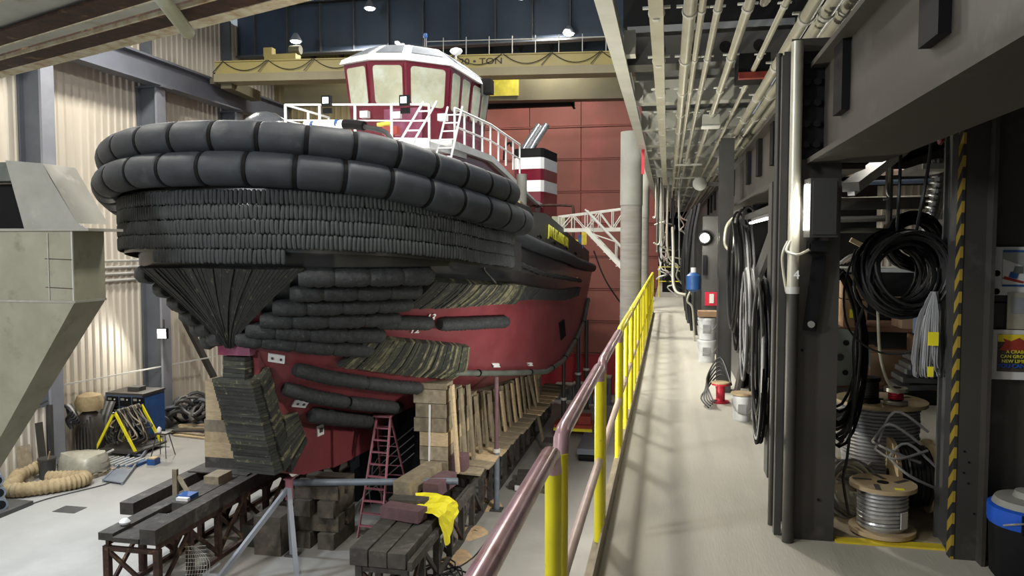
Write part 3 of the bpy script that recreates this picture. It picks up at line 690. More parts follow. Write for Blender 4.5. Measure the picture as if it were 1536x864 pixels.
# wheelhouse
wh = tag(bpy.data.objects.new('wheelhouse', None)); COL.objects.link(wh); wh.parent = tug; ORG[wh.name] = ORG['tugboat']
top = [(-1.95, 6.2), (-1.90, 3.15), (-.66, 2.55), (.60, 2.55), (1.75, 3.25), (1.98, 6.2)]
cx_, cy_ = 0.0, 4.4
def scp(p, k): return (cx_ + (p[0] - cx_) * k, cy_ + (p[1] - cy_) * k)
def zt2(lx, ly, z): return z - .075 * lx - .06 * max(0, ly - 3)
def PW2(p, z): return W(p[0], p[1], zt2(p[0], p[1], z))
def tier(nm, m, ka, za, kb, zb, parent=wh, close=True, poly=None):
    pl = poly or top; n = len(pl); vs_ = [PW2(scp(p, ka), za) for p in pl] + [PW2(scp(p, kb), zb) for p in pl]
    return MB().add(vs_, ([tuple(range(n))[::-1], tuple(range(n, 2 * n))] if close else []) + [(i, (i + 1) % n, n + (i + 1) % n, n + i) for i in range(n)]).build(nm, m, parent)
tier('lower_wall', 'maroon', .86, 4.55, .90, 5.95)
tier('window_wall', 'maroon', .90, 5.95, .975, 7.28)
tier('roof_brim', 'white', 1.03, 7.28, 1.0, 7.42)
rf = tier('roof', 'white', 1.0, 7.42, .66, 7.88)
def facet(i, u, k_, z, out=0.02):
    a, b = top[i], top[(i + 1) % 6]; p = (lerp(a[0], b[0], u), lerp(a[1], b[1], u)); q = scp(p, k_)
    w = Vector(PW2(q, z)); e = Vector((b[0] - a[0], b[1] - a[1])).normalized(); nx, ny = -e.y, e.x
    if (nx * (p[0] - cx_) + ny * (p[1] - cy_)) < 0: nx, ny = -nx, -ny
    wn = Vector(W(nx, ny, 0)) - Vector(W(0, 0, 0)); return w + wn * out
def kz(z): return lerp(.90, .975, (z - 5.95) / 1.33)
def pane(i, u0, u1, z0=6.02, z1=7.14):
    fr = MB(); A_ = [facet(i, u0 - .03, kz(z0 - .05), z0 - .05, .0), facet(i, u1 + .03, kz(z0 - .05), z0 - .05, .0), facet(i, u1 + .03, kz(z1 + .05), z1 + .05, .0), facet(i, u0 - .03, kz(z1 + .05), z1 + .05, .0)]
    n = (A_[1] - A_[0]).cross(A_[3] - A_[0]).normalized(); c0 = Vector(PW2((cx_, cy_), 6.5))
    if n.dot(A_[0] - c0) < 0: n = -n
    f = fr.prism(A_, n * .03).build('window_frame', 'maroon', wh)
    B_ = [facet(i, u0, kz(z0), z0, .0), facet(i, u1, kz(z0), z0, .0), facet(i, u1, kz(z1), z1, .0), facet(i, u0, kz(z1), z1, .0)]
    g_ = MB(); k = 6; mid = sum(B_, Vector()) / 4; P = []
    for q in range(4):      # rounded corners
        p0, p1, p2 = B_[q - 1], B_[q], B_[(q + 1) % 4]; d0 = (p0 - p1).normalized() * .09; d1 = (p2 - p1).normalized() * .09
        P += [p1 + d0, p1 + d0 * .3 + d1 * .3, p1 + d1]
    g_.prism([p + n * .02 for p in P], n * .022).build('window_pane', 'cream', f)
pane(1, .14, .86); pane(2, .10, .90); pane(3, .10, .90)
for a, b in ((.05, .22), (.29, .46), (.55, .74), (.8, .95)): pane(4, a, b)
for i, (u0, u1) in ((1, (.15, .85)), (2, (.12, .88)), (3, (.12, .88)), (4, (.1, .9))):
    P = [facet(i, u0, k, z, 0) for k, z in ((.93, 7.515),)] 
    def rp(u, s_): 
        k = lerp(1.0, .66, s_); z = lerp(7.42, 7.88, s_); a, b = top[i], top[(i + 1) % 6]; p = (lerp(a[0], b[0], u), lerp(a[1], b[1], u)); return Vector(PW2(scp(p, k), z))
    A_ = [rp(u0, .25), rp(u1, .25), rp(u1 - .03, .9), rp(u0 + .03, .9)]; n = (A_[1] - A_[0]).cross(A_[3] - A_[0]).normalized()
    if n.z < 0: n = -n
    MB().prism(A_, n * .025).build('roof_panel', 'greypanel', rf)
# roof gear
MB().tube(W(-.2, 3.6, 7.8), W(-.2, 3.6, 8.1), .03, 6).box(W(-.2, 3.6, 8.05), (.1, .2, .08)).box(W(.0, 3.5, 7.92), (.15, .1, .14)).build('roof_siren', 'white', wh)
MB().tube(W(.75, 3.6, 7.75), W(.75, 3.6, 8.2), .04, 6).build('mast', 'steel', wh); MB().lathe([(.05, 0), (.07, .05), (.05, .14)], W(.75, 3.6, 8.12), 8).build('blue_lamp', 'blue', wh)
MB().tube(W(1.6, 4.0, 7.5), W(1.6, 4.0, 7.72), .03, 6).lathe([(.02, 0), (.14, .05), (.2, .13), (.17, .19), (.03, .24)], W(1.6, 4.0, 7.62), 14).build('antenna_dome', 'white', wh)
MB().box(W(2.02, 5.6, 6.95), (.35, .5, .45)).build('searchlight', 'black', wh); MB().tube(W(2.0, 5.2, 6.6), W(2.0, 5.2, 6.95), .04, 6).build('searchlight_post', 'steel', wh)
# front panel, horns, fire monitor
def frontbox(x, z, w, h, d, m, nm):
    a = Vector(PW2(scp((x, 2.55), .885), z)); return MB().box(a + (Vector(W(0, -d / 2, 0)) - Vector(W(0, 0, 0))), (w, d, h), Matrix.Rotation(SR, 3, 'Z')).build(nm, m, wh)
frontbox(.45, 5.4, 1.25, 1.0, .04, 'maroon_p', 'polished_panel')
for x in (-.95, .28, 1.85): frontbox(x, 5.68, .26, .2, .18 if x != 1.85 else -.2, 'white', 'lamp_box')
p = W(.95, .9, 4.62); o = MB().tube(p, (p[0], p[1], p[2] + .35), .1, 10).box((p[0], p[1] + .02, p[2] + .3), (.42, .3, .22)).build('fire_monitor', 'valve', tug)
MB().lathe([(.05, -.2), (.09, .2)], (p[0] - .2, p[1], p[2] + .48), 10, 'X').build('brass_nozzle', 'craney', o)
# railings
def railing(nm, pts, h, rails=(1.0, .55, .06), r=.028, posts=None):
    root = tag(bpy.data.objects.new(nm, None)); COL.objects.link(root); root.parent = tug; ORG[root.name] = ORG['tugboat']
    for k in rails:
        P = [PW(x, y, z + h * k) for x, y, z in pts]; MB().path(P, r * (1.15 if k == 1.0 else .8), 6, sharp=True).build('rail', 'white', root)
    for i in range(len(pts) - 1):
        a, b = pts[i], pts[i + 1]; n = posts[i] if posts else 3
        for j in range(n + 1):
            if j == n and i < len(pts) - 2: continue
            q = L3(a, b, j / n); MB().bar(PW(*q), PW(q[0], q[1], q[2] + h), .055, .055).build('rail_post', 'white', root)
    return root
railing('fore_railing', [(-1.8, 2.2, 4.6), (-1.8, 0, 4.6), (2.5, 0, 4.6)], .93, posts=[2, 4])
railing('side_railing', [(2.5, 1.7, 4.72), (2.5, 4.6, 4.70), (2.5, 7.6, 4.45)], 1.0, rails=(1.0, .5), posts=[4, 4], r=.035)
def ladder(nm, a, b, w, n, m='white'):
    root = tag(bpy.data.objects.new(nm, None)); COL.objects.link(root); root.parent = tug; ORG[root.name] = ORG['tugboat']
    a, b = Vector(a), Vector(b); sd = Vector((w / 2, 0, 0))
    for s_ in (-1, 1): MB().tube(a + sd * s_, b + sd * s_, .03, 6).build('stringer', m, root)
    for i in range(1, n): q = a.lerp(b, i / n); MB().bar(q - sd, q + sd, .08, .03).build('rung', m, root)
ladder('deck_ladder', W(2.15, -1.2, 3.85), W(2.55, -.05, 5.45), .36, 6)
ladder('deck_ladder', W(2.75, .2, 3.85), W(2.55, 1.6, 5.6), .42, 7)
# rail floodlights
for lx in (-.45, 1.85):
    o = MB().box(PW(lx, -.08, 5.62), (.26, .12, .26)).box(PW(lx, -.05, 5.36), (.24, .08, .14)).build('rail_floodlight', 'black', tug)
    MB().box(PW(lx, -.15, 5.62), (.16, .01, .16)).build('lens', 'lamps', o)
# deck gear behind the fender
MB().lathe([(.70, 0), (.68, .3), (.55, .55), (.3, .72), (.05, .78)], W(-2.65, .3, 4.76), 24).build('silver_vent_dome', 'silver', tug)
MB().path([W(-.4, -1.2, 4.83), W(.72, -1.2, 4.80)], .10, 10).build('white_hose', 'white', tug)
MB().path([W(.72, -1.2, 4.80), W(1.0, -1.2, 4.78), W(1.32, -1.25, 4.72)], .12, 8).build('hose_coupling', 'black', tug)
MB().path([W(1.32, -1.25, 4.70), W(1.9, -1.3, 4.55), W(2.2, -1.5, 4.3)], .06, 8).build('black_hose', 'cable', tug)
for x in (-.2, .5): MB().path([W(x, -1.2, 4.82), W(x + .08, -1.2, 4.82)], .105, 10).build('blue_hose_band', 'blue', tug)
# stack and exhausts
st = tag(bpy.data.objects.new('funnel', None)); COL.objects.link(st); st.parent = tug; ORG[st.name] = ORG['tugboat']
for z0, z1, m in ((2.5, 3.85, 'maroon'), (3.85, 4.28, 'white'), (4.28, 4.72, 'maroon'), (4.72, 5.15, 'white'), (5.15, 5.50, 'black')):
    pts = [(1.45, 10.2), (1.6, 10.05), (2.55, 10.05), (2.65, 10.2), (2.65, 12.1), (1.45, 12.1)]
    vs_ = [W(x, y, z0) for x, y in pts] + [W(x, y, z1) for x, y in pts]; n = 6
    MB().add(vs_, [tuple(range(n))[::-1], tuple(range(n, 2 * n))] + [(i, (i + 1) % n, n + (i + 1) % n, n + i) for i in range(n)]).build('funnel_band', m, st)
for d_ in (0, .3):
    MB().path([W(1.65 + d_, 10.6, 5.4), W(1.8 + d_, 10.7, 5.75), W(2.25 + d_, 10.9, 6.5)], .14, 12).build('exhaust_pipe', 'silver', st)
MB().path([W(1.3, 9.4, 5.0), W(1.35, 9.4, 5.5), W(1.55, 9.4, 5.65), W(1.6, 9.4, 5.5)], .05, 6).build('vent_hook', 'black', tug)
# stern deck clutter: hoop rail, hoses, yellow and blue fittings
MB().path([W(2.3, 9.8, 2.0), W(2.3, 9.8, 3.2), W(2.6, 9.8, 3.3), W(3.6, 10.2, 3.3), W(3.8, 10.2, 3.15), W(3.8, 10.2, 2.0)], .05, 6).build('hoop_rail', 'rust', tug)
for i in range(5):
    x = 1.9 + i * .28; MB().path([W(x, 9.6 + .2 * i, 1.9), W(x - .15, 9.6 + .2 * i, 2.5), W(x, 9.6 + .2 * i, 2.85), W(x + .2, 9.7 + .2 * i, 2.4), W(x + .1, 9.7 + .2 * i, 1.9)], .06, 6).build('deck_hose', 'cableg' if i % 2 else 'railpale', tug)
MB().box(W(3.2, 10.4, 2.4), (.5, .5, 1.0)).build('deck_locker', 'cream', tug)
for x, m in ((3.4, 'tarp'), (3.75, 'yellowf'), (3.6, 'blue')): MB().box(W(x, 12.3, 1.75 + (x - 3.4)), (.2, .2, .55)).build('stern_fitting', m, tug)
# ================================================================== WALKWAY SHELL
struct(MB().b2((4.2, -4, -.3), (4.35, 46, 6)).build('wall_right', 'steel'))
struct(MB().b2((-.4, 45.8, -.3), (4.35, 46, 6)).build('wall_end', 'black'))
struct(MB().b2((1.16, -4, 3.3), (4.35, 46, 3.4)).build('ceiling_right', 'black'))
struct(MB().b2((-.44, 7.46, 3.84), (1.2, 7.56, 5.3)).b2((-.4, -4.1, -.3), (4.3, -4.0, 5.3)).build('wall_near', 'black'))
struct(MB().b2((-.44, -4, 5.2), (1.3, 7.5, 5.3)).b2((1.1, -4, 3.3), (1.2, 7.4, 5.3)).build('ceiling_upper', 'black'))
struct(MB().b2((-.40, 7.45, 3.78), (1.2, 46, 3.84)).build('ceiling_walkway', 'deckplate'))
t = thing('deck_edge_channel', 'pale steel channel along the open edge of the deck above the walkway', 'channel', (-.45, 15, 3.45))
MB().b2((-.50, -1, 3.432), (-.44, 38.2, 3.78)).build('web', 'galv', t); MB().b2((-.50, -1, 3.40), (-.38, 38.2, 3.43)).build('flange', 'galv', t)
for y in [6.9, 9.1, 11.4, 13.8, 16.2, 18.6, 21, 24, 27, 30]:
    MB().b2((-.40, y, 3.45), (-.30, y + .16, 3.66)).build('clip', 'galv', t)
for i, y in enumerate([7.45, 9.4, 11.5, 13.4, 15.3, 17.3, 19.5, 22, 24.5, 27.5, 31, 35, 39]):
    t = thing('cross_channel', 'dark first cross channel above the walkway' if i == 0 else 'pale cross channel under the deck, %s one down the walkway' % ORD[i], 'channel', (.4, y, 3.5), 'cross channels over the walkway')
    MB().b2((-.40, y, 3.50), (1.15, y + .03, 3.74)).build('web', 'steel' if i == 0 else 'galv', t)
    MB().b2((-.40, y, 3.48), (1.15, y + .22 if i else y + .30, 3.50)).build('bottom_flange', 'steel' if i == 0 else 'galv', t)
    for x in ((-.1, .2, .5, .8) if i == 0 else ()):
        MB().lathe([(.055, 0), (.055, .002)], (x, y - .004, 3.61), 12, 'Y').build('hole', 'black', t)
# conduits
def conduit(x, r, z, y0, y1, lab, m='conduit', grp='conduits over the walkway', sq=False):
    t = thing('conduit', lab, 'pipe', (x, y0, z), grp)
    if sq: MB().b2((x - r, y0, z - r), (x + r, y1, z + r)).build('run', m, t)
    else: MB().tube((x, y0, z), (x, y1, z), r, 12).build('run', m, t)
    y = 3.6
    while y < min(y1, 30):
        if y > y0: MB().tube((x, y, z), (x, y + .05, z), r * 1.22, 10).b2((x - r * 2, y + .01, z + r * .6), (x + r * 2, y + .04, z + r * .9)).build('clamp', 'galv', t)
        y += 1.25 if y < 12 else 2.6
    return t
C1 = [(-.085, .042, 'square cable duct, leftmost of the runs over the walkway', 18, True), (.115, .040, 'second run from the left over the walkway, thick pipe', 40, False), (.185, .022, 'thin pipe close beside the thick one over the walkway', 40, False), (.28, .023, 'thin single pipe, fourth run from the left over the walkway', 40, False), (.455, .030, 'pipe carrying a pale junction box over the walkway', 40, False), (.665, .020, 'thin pipe leading into the red-edged junction box', 40, False)]
for x, r, lab, y1, sq in C1: conduit(x, r, 3.2, -.5, y1, lab, sq=sq)
for i, (x, r) in enumerate(((.785, .038), (.90, .040), (1.01, .040), (1.11, .038))):
    conduit(x, r, 3.12 + .02 * i, -.5, 40, ['first', 'second', 'third', 'last'][i] + ' of the four thick pipes beside the girder, counted from the left')
tag(MB().path([(.60, -.5, 3.34), (.60, 4.85, 3.34), (.585, 5.0, 3.36), (.56, 5.05, 3.42), (.56, 5.05, 3.6)], .03, 10).build('bent_conduit', 'conduit'), 'short pipe that elbows up into the dark above the walkway', 'pipe')
t = thing('junction_box', 'dark junction box with a red lower edge among the overhead pipes', 'box', (.66, 6.7, 3.12)); MB().b2((.55, 6.6, 3.16), (.80, 7.0, 3.34)).build('housing', 'black', t); MB().b2((.55, 6.56, 3.13), (.80, 6.62, 3.18)).build('red_edge', 'valve', t)
t = thing('junction_box', 'pale square junction box hanging under the overhead pipes', 'box', (.43, 8.9, 3.1)); MB().b2((.36, 8.8, 3.1), (.54, 9.02, 3.22)).build('housing', 'galv', t); MB().b2((.35, 8.79, 3.09), (.55, 9.03, 3.10)).build('cover', 'galv', t)
for i in range(8):
    tag(MB().tube((.30 - .02 * i, 13.5 + i * 2.6, 3.25), (.30 - .02 * i, 13.5 + i * 2.6, 3.15), .07, 10).b2((.1, 13.5 + i * 2.6, 3.14), (.55, 13.56 + i * 2.6, 3.17)).build('conduit_fitting', 'galv'), 'small pale round fitting on the pipes far down the walkway', 'fitting', 'round fittings on the far pipes')
# side girder
t = thing('side_girder', 'deep dark steel girder running along the right side above the walkway', 'girder', (1.0, 6, 2.25))
for ya, yb in ((-2, 4.77), (5.15, 44)):
    MB().b2((.88, ya, 2.28), (.90, yb, 2.80)).build('web', 'steelb', t); MB().b2((.79, ya, 2.25), (1.20, yb, 2.28)).build('bottom_flange', 'steelb', t)
    MB().b2((.80, ya, 2.80), (1.20, yb, 2.83)).build('top_flange', 'steelb', t)
for y in (2.72, 4.12, 6.7, 7.75, 8.75, 10.9, 12.0, 13.1, 15, 16.2, 17.4): MB().b2((.84, y, 2.45), (.88, y + .2, 2.80)).build('clip_angle', 'black', t)
# columns of the walkway side
def hcol(x0, x1, y0, y1, top, lab, m='steelb', nm='walkway_column'):
    t = thing(nm, lab, 'column', ((x0 + x1) / 2, (y0 + y1) / 2, 0), 'columns on the right of the walkway')
    MB().b2((x0, y0, 0), (x1, y0 + .025, top)).build('front_flange', m, t); MB().b2((x0, y1 - .025, 0), (x1, y1, top)).build('rear_flange', 'steel', t)
    MB().b2(((x0 + x1) / 2 - .012, y0 + .025, 0), ((x0 + x1) / 2 + .012, y1 - .025, top)).build('web', 'steel', t)
    return t
k1 = hcol(.70, .99, 4.80, 5.12, 2.98, 'nearest grey-brown column numbered 4 beside the walkway')
MB().b2((.655, 4.84, 0), (.695, 4.90, 2.9)).build('edge_angle', 'steel', k1)
mb = MB().b2((.74, 4.775, 2.28), (.88, 4.80, 2.9)); mb.build('splice_plate', 'black', k1)
for z in (2.36, 2.48, 2.60, 2.72, 2.84):
    for x in (.78, .84): MB().lathe([(.022, 0), (.022, .03)], (x, 4.75, z), 6, 'Y').build('bolt', 'black', k1)
for x, z in ((.93, 2.05), (.79, 1.15), (.90, .25)): MB().lathe([(.008, 0), (.008, .01)], (x, 4.79, z), 8, 'Y').build('bolt_hole', 'black', k1)
text('number_mark', '4', 'textwhite', k1, (.735, 4.700, 1.60), (math.pi / 2, 0, 0), .07, .002)
pl = MB().b2((.71, 4.79, 1.335), (.742, 4.80, 1.395)).build('number_label', 'paper', k1); text('numeral', '4', 'lettering', pl, (.726, 4.788, 1.365), (math.pi / 2, 0, 0), .055, .001)
k2 = hcol(.60, .76, 9.5, 9.8, 3.05, 'second dark column beyond the hanging cable loops', 'steel')
k3 = hcol(.56, .84, 12.9, 13.2, 2.25, 'third dark column with a red sign and a lit lamp', 'steel')
for y in (17.5, 22, 27, 33): hcol(.60, .88, y, y + .3, 2.25, {17.5: 'fourth column down the walkway behind the lit lamp', 22: 'fifth column down the walkway', 27: 'sixth column down the walkway', 33: 'last column down the walkway'}[y], 'steel')
MB().b2((.60, 12.86, .80), (.82, 12.9, 1.02)).build('red_sign', 'redp', k3); MB().b2((.67, 12.85, .84), (.74, 12.86, .99)).build('white_mark', 'paper', k3)
# K brace of flat bars
t = thing('cross_brace', 'dark flat-bar brace between the first and second column', 'brace', (.85, 7.5, 0))
MB().bar((.82, 5.2, 2.3), (.82, 8.9, .95), .04, .16).build('upper_bar', 'steel', t); MB().bar((.82, 8.9, .95), (.82, 5.3, .05), .04, .16).build('lower_bar', 'steel', t); MB().bar((.80, 7.9, .9), (.80, 9.3, -.0), .04, .14).build('short_bar', 'steel', t)
MB().b2((.78, 8.5, .75), (.80, 9.3, 1.15)).build('gusset', 'steel', t)
MB().b2((.76, 6.05, 0), (.80, 6.25, 2.25)).build('vertical_channel', 'steel', t)
# vertical conduit, column floodlight and its bracket
tag(MB().tube((.66, 5.02, 0.0), (.66, 5.02, 2.95), .020, 10).build('column_conduit', 'steelb'), 'thin grey pipe up the far left edge of the nearest column', 'pipe')
t = thing('column_pipe', 'thick vertical pipe on the front of the nearest column, painted pale where lamplit and grey where shaded', 'pipe', (.722, 4.745, 0))
MB().tube((.722, 4.745, 1.5), (.722, 4.745, 2.95), .034, 14).build('lit_length', 'conduit', t); MB().tube((.722, 4.745, 0.0), (.722, 4.745, 1.5), .034, 14).build('shaded_length', 'steelb', t); MB().tube((.722, 4.745, 1.49), (.722, 4.745, 1.53), .039, 14).build('coupling', 'galv', t)  # pale and grey lengths imitate lamplight above and shade below
t = thing('column_floodlight', 'dark square floodlight seen from behind on the nearest column', 'lamp', (.84, 4.7, 1.28))
m_ = Matrix.Rotation(R(8), 3, 'Z')
bm_ = MB().box((.85, 4.64, 1.985), (.155, .11, .33), m_).box((.85, 4.64, 1.985), (.13, .13, .30), m_); bm_.build('housing', 'steel', t)
MB().box((.85, 4.71, 1.985), (.15, .03, .32), m_).build('rim', 'black', t)
MB().b2((.764, 4.60, 1.86), (.772, 4.68, 2.12)).build('lens', 'lampw', t)
area('column_flood_light', (.762, 4.64, 1.98), (.70, 4.73, 1.9), .08, 2.2, (1, .96, .85))
MB().b2((.80, 4.64, 1.74), (.90, 4.78, 1.80)).build('yoke', 'black', t); MB().lathe([(.02, -.04), (.02, .04)], (.84, 4.66, 1.77), 8, 'X').build('yoke_bolt', 'steel', t)
MB().bar((.87, 4.76, 1.72), (.825, 4.77, 1.27), .075, .012, (0, 1, 0)).build('bracket', 'black', t); MB().lathe([(.02, -.02), (.02, 0)], (.83, 4.76, 1.31), 10, 'Y').build('bracket_bolt', 'wire', t)
MB().path([(.70, 4.72, 1.80), (.68, 4.72, 1.74), (.74, 4.70, 1.72), (.80, 4.68, 1.75)], .008, 6).path([(.69, 4.74, 1.8), (.66, 4.75, 1.7), (.69, 4.77, 1.5)], .008, 6).build('lamp_cord', 'conduit', t)
t = thing('strip_lamp', 'lit strip lamp above the hanging cable loops', 'lamp', (.80, 7.1, 1.98))
MB().b2((.79, 6.4, 2.0), (.84, 7.8, 2.035)).build('housing', 'steel', t); MB().b2((.77, 6.42, 1.985), (.80, 7.78, 2.0)).build('tube', 'lampw', t)
area('strip_lamp_light', (.74, 7.1, 1.97), (.3, 7.3, 1.2), .3, 5, (1, .95, .8))
t = thing('walkway_lamp', 'lit round lamp glowing on the third column', 'lamp', (.56, 12.7, 1.7))
MB().lathe([(.10, 0), (.12, .06), (.07, .12)], (.58, 12.78, 1.9), 14, 'Y').build('housing', 'black', t); MB().lathe([(.01, -.05), (.05, -.035), (.075, 0)], (.58, 12.78, 1.9), 14, 'Y').build('lens', 'lampw', t)
MB().b2((.56, 12.84, 1.3), (.62, 12.9, 1.62)).build('arm', 'black', t); point('walkway_lamp_light', (.45, 12.4, 1.9), 25, (1, .95, .82), .08)
t = thing('walkway_lamp', 'unlit round lamp above the glowing one on the third column', 'lamp', (.5, 12.6, 2.7))
MB().lathe([(.04, .12), (.09, .08), (.11, 0), (.08, -.04), (.02, -.06)], (.48, 12.5, 2.75), 16, 'Y').build('housing', 'plategrey', t); MB().b2((.46, 12.6, 2.72), (.8, 12.66, 2.78)).build('arm', 'steel', t)
# hall pillars along the walkway edge
for y, x in ((15.0, -.70), (21.5, -.73)):
    t = thing('concrete_pillar', 'tall stained round pillar standing just past the railing' if y < 16 else 'second round pillar half hidden behind the first', 'pillar', (x, y, FL))
    MB().lathe([(.205, FL), (.205, 2.55)], (x, y, 0), 24).build('lower_shaft', 'concol', t); MB().lathe([(.215, 2.55), (.215, 3.95)], (x, y, 0), 24).build('upper_shaft', 'plategrey', t)
    for z in (-.3, .4, 1.1, 1.8): MB().lathe([(.209, z), (.209, z + .015)], (x, y, 0), 24).build('joint_ring', 'plategrey', t)
# ---------------- handrail
def post_tag(y): pass
t = thing('handrail', 'yellow steel handrail with a worn purple top rail along the walkway edge', 'railing', (-.385, 8, 0))
XR = -.385
secs = [(.6, 2.62), (2.80, 4.50), (4.62, 6.35), (6.47, 8.3), (8.42, 10.3), (10.42, 12.4), (12.52, 14.4), (14.52, 16.4), (16.52, 18.4), (18.52, 20.4)]
for i, (a, b) in enumerate(secs):
    mt = 'rail' if i < 3 else 'yellow'
    MB().path([(XR, a, .98), (XR, a + .03, 1.05), (XR, a + .09, 1.065), (XR, b - .09, 1.065), (XR, b - .03, 1.05), (XR, b, .98)], .030, 12, sharp=True).build('top_rail', mt, t)
    for y in (a, b): MB().tube((XR, y, -.12), (XR, y, 1.0), .030, 12).build('post', 'yellow', t)
    if i > 2: MB().tube((XR, (a + b) / 2, -.12), (XR, (a + b) / 2, 1.04), .026, 10).build('post', 'yellow', t)
    MB().tube((XR, a, .50), (XR, b, .50), .024, 10).build('mid_rail', 'railpale' if i < 5 else 'yellow', t)
MB().b2((-.365, .4, 0), (-.355, 20.6, .11)).build('toe_plate', 'toe', t); MB().b2((-.42, .4, -.02), (-.345, 20.6, .012)).build('edge_strip', 'toe', t)
t = thing('end_gate', 'thin yellow gate rails closing the far end of the walkway', 'gate', (.1, 27, 0))
for z in (.55, 1.05): MB().bar((-.3, 27, z), (.7, 27, z), .03, .03).build('rail', 'yellow', t)
for x in (-.3, .7): MB().bar((x, 27, 0), (x, 27, 1.07), .04, .04).build('post', 'yellow', t)
tag(MB().b2((-.35, 20.7, .0), (.75, 22.6, .015)).build('bright_floor_plate', 'concrete'), 'pale plate lying across the walkway far down', 'plate')
tag(MB().b2((-.2, 30, 0), (.6, 30.1, 2.3)).build('dark_doorway', 'black'), 'dark narrow doorway at the far end of the walkway', 'door')
# clutter hanging far down the walkway
rnd = random.Random(4)
for i in range(22):
    x = rnd.uniform(-.35, .35); y = rnd.uniform(19, 25); z = rnd.uniform(1.3, 2.9); l = rnd.uniform(.4, 1.3)
    pts = [(x, y, 3.5), (x, y, z)]; 
    for k in range(4): pts.append((pts[-1][0] + rnd.uniform(-.2, .3), y + .1 * k, pts[-1][2] - l / 4 * rnd.uniform(.1, 1.3)))
    tag(MB().path(pts, .02, 5).build('hanging_cable', ['conduit', 'cable', 'galv', 'railpale'][i % 4]), 'tangled cable hanging across the far walkway', 'cable', 'tangle of cables far down the walkway')
for i in range(9):
    x = .42 + rnd.uniform(0, .12); y = 15.5 + i * .8
    tag(MB().path([(x + .1, y, 2.6), (x, y, 2.0), (x - .05 * (i % 3), y + .1, 1.2), (x, y + .15, .5), (x + .05, y + .1, .0)], .045, 6).build('hanging_hose', 'cable' if i % 3 else 'steel'), 'dark hose on the right side of the far walkway, %s from the near end' % ORD[i], 'hose', 'dark hoses along the far walkway')
tag(MB().path([(.1, 18, 2.2), (.12, 17.8, 1.6), (.12, 17.5, 1.0), (.2, 17.3, .75), (.4, 17.2, .7)], .035, 8).build('grey_hose', 'conduit'), 'pale hose looping down over the far walkway', 'hose')
t = thing('blue_hoist', 'small blue machine hanging beside the far walkway', 'machine', (.5, 15, .8)); MB().lathe([(.06, 0), (.13, .05), (.13, .3), (.06, .36)], (.47, 14.6, .92), 12).build('body', 'blue', t); MB().lathe([(.05, .36), (.05, .45)], (.47, 14.6, .92), 10).build('cap', 'white', t)
MB().path([(.42, 14.6, .95), (.36, 14.6, .75), (.46, 14.6, .6), (.5, 14.6, .0)], .02, 6).build('cord', 'conduit', t)
# red tag on the edge channel
tag(MB().bar((-.43, 13.2, 2.98), (-.43, 13.25, 3.41), .05, .01).build('red_strap', 'redp'), 'small red strap hanging at the deck edge by the pillar', 'strap')
# ---------------- gangway bridge and stair from the tug
t = thing('gangway_bridge', 'pale lattice gangway reaching from the tug stern to the pillar', 'gangway', (-2.4, 27, 2.2))
for y in (26.6, 27.4):
    a0, a1, b0, b1 = (-3.75, y, 2.32), (-3.75, y, 2.80), (-.98, y, 2.35), (-.98, y, 3.12)
    MB().bar(a1, b1, .05, .05).build('top_chord', 'galv', t); MB().bar(a0, b0, .06, .12).build('bottom_chord', 'galv', t)
    for i in range(7):
        p, q = L3(a0, b0, i / 6), L3(a1, b1, i / 6); MB().bar(p, q, .03, .03).build('lattice_post', 'galv', t)
        if i < 6: MB().bar(L3(a0, b0, (i + (i % 2)) / 6), L3(a1, b1, (i + 1 - (i % 2)) / 6), .03, .03).build('lattice_diagonal', 'galv', t)
t = thing('gangway_stair', 'steep pale stair dropping from the gangway down to the walkway', 'stairs', (-1.7, 25.5, 0))
for y in (24.9, 25.6):
    MB().bar((-2.65, y, 2.35), (-.44, y, .02), .05, .14).build('stringer', 'galv', t)
    MB().tube((-2.65, y, 2.95), (-.65, y, .85), .03, 8).build('handrail', 'galv', t)
    for k in (.1, .5, .9): p = L3((-2.65, y, 2.4), (-.65, y, .15), k); MB().tube(p, (p[0], p[1], p[2] + .6), .022, 6).build('stair_post', 'galv', t)
    MB().bar(L3((-2.65, y, 2.4), (-.65, y, .15), .1), L3((-2.65, y, 2.95), (-.65, y, .85), .5), .025, .025).build('stair_diagonal', 'galv', t)
for i in range(10): p = L3((-2.65, 25.25, 2.35), (-.65, 25.25, .12), (i + .5) / 10); MB().box(p, (.2, .66, .03)).build('tread', 'galv', t)
tag(MB().path([(-2.6, 27.5, 1.6), (-2.2, 27.5, .6), (-1.6, 27.5, -.3), (-1.0, 27.5, -1.0)], .03, 6).build('slack_cable', 'cable'), 'slack cable hanging below the gangway against the red door', 'cable')
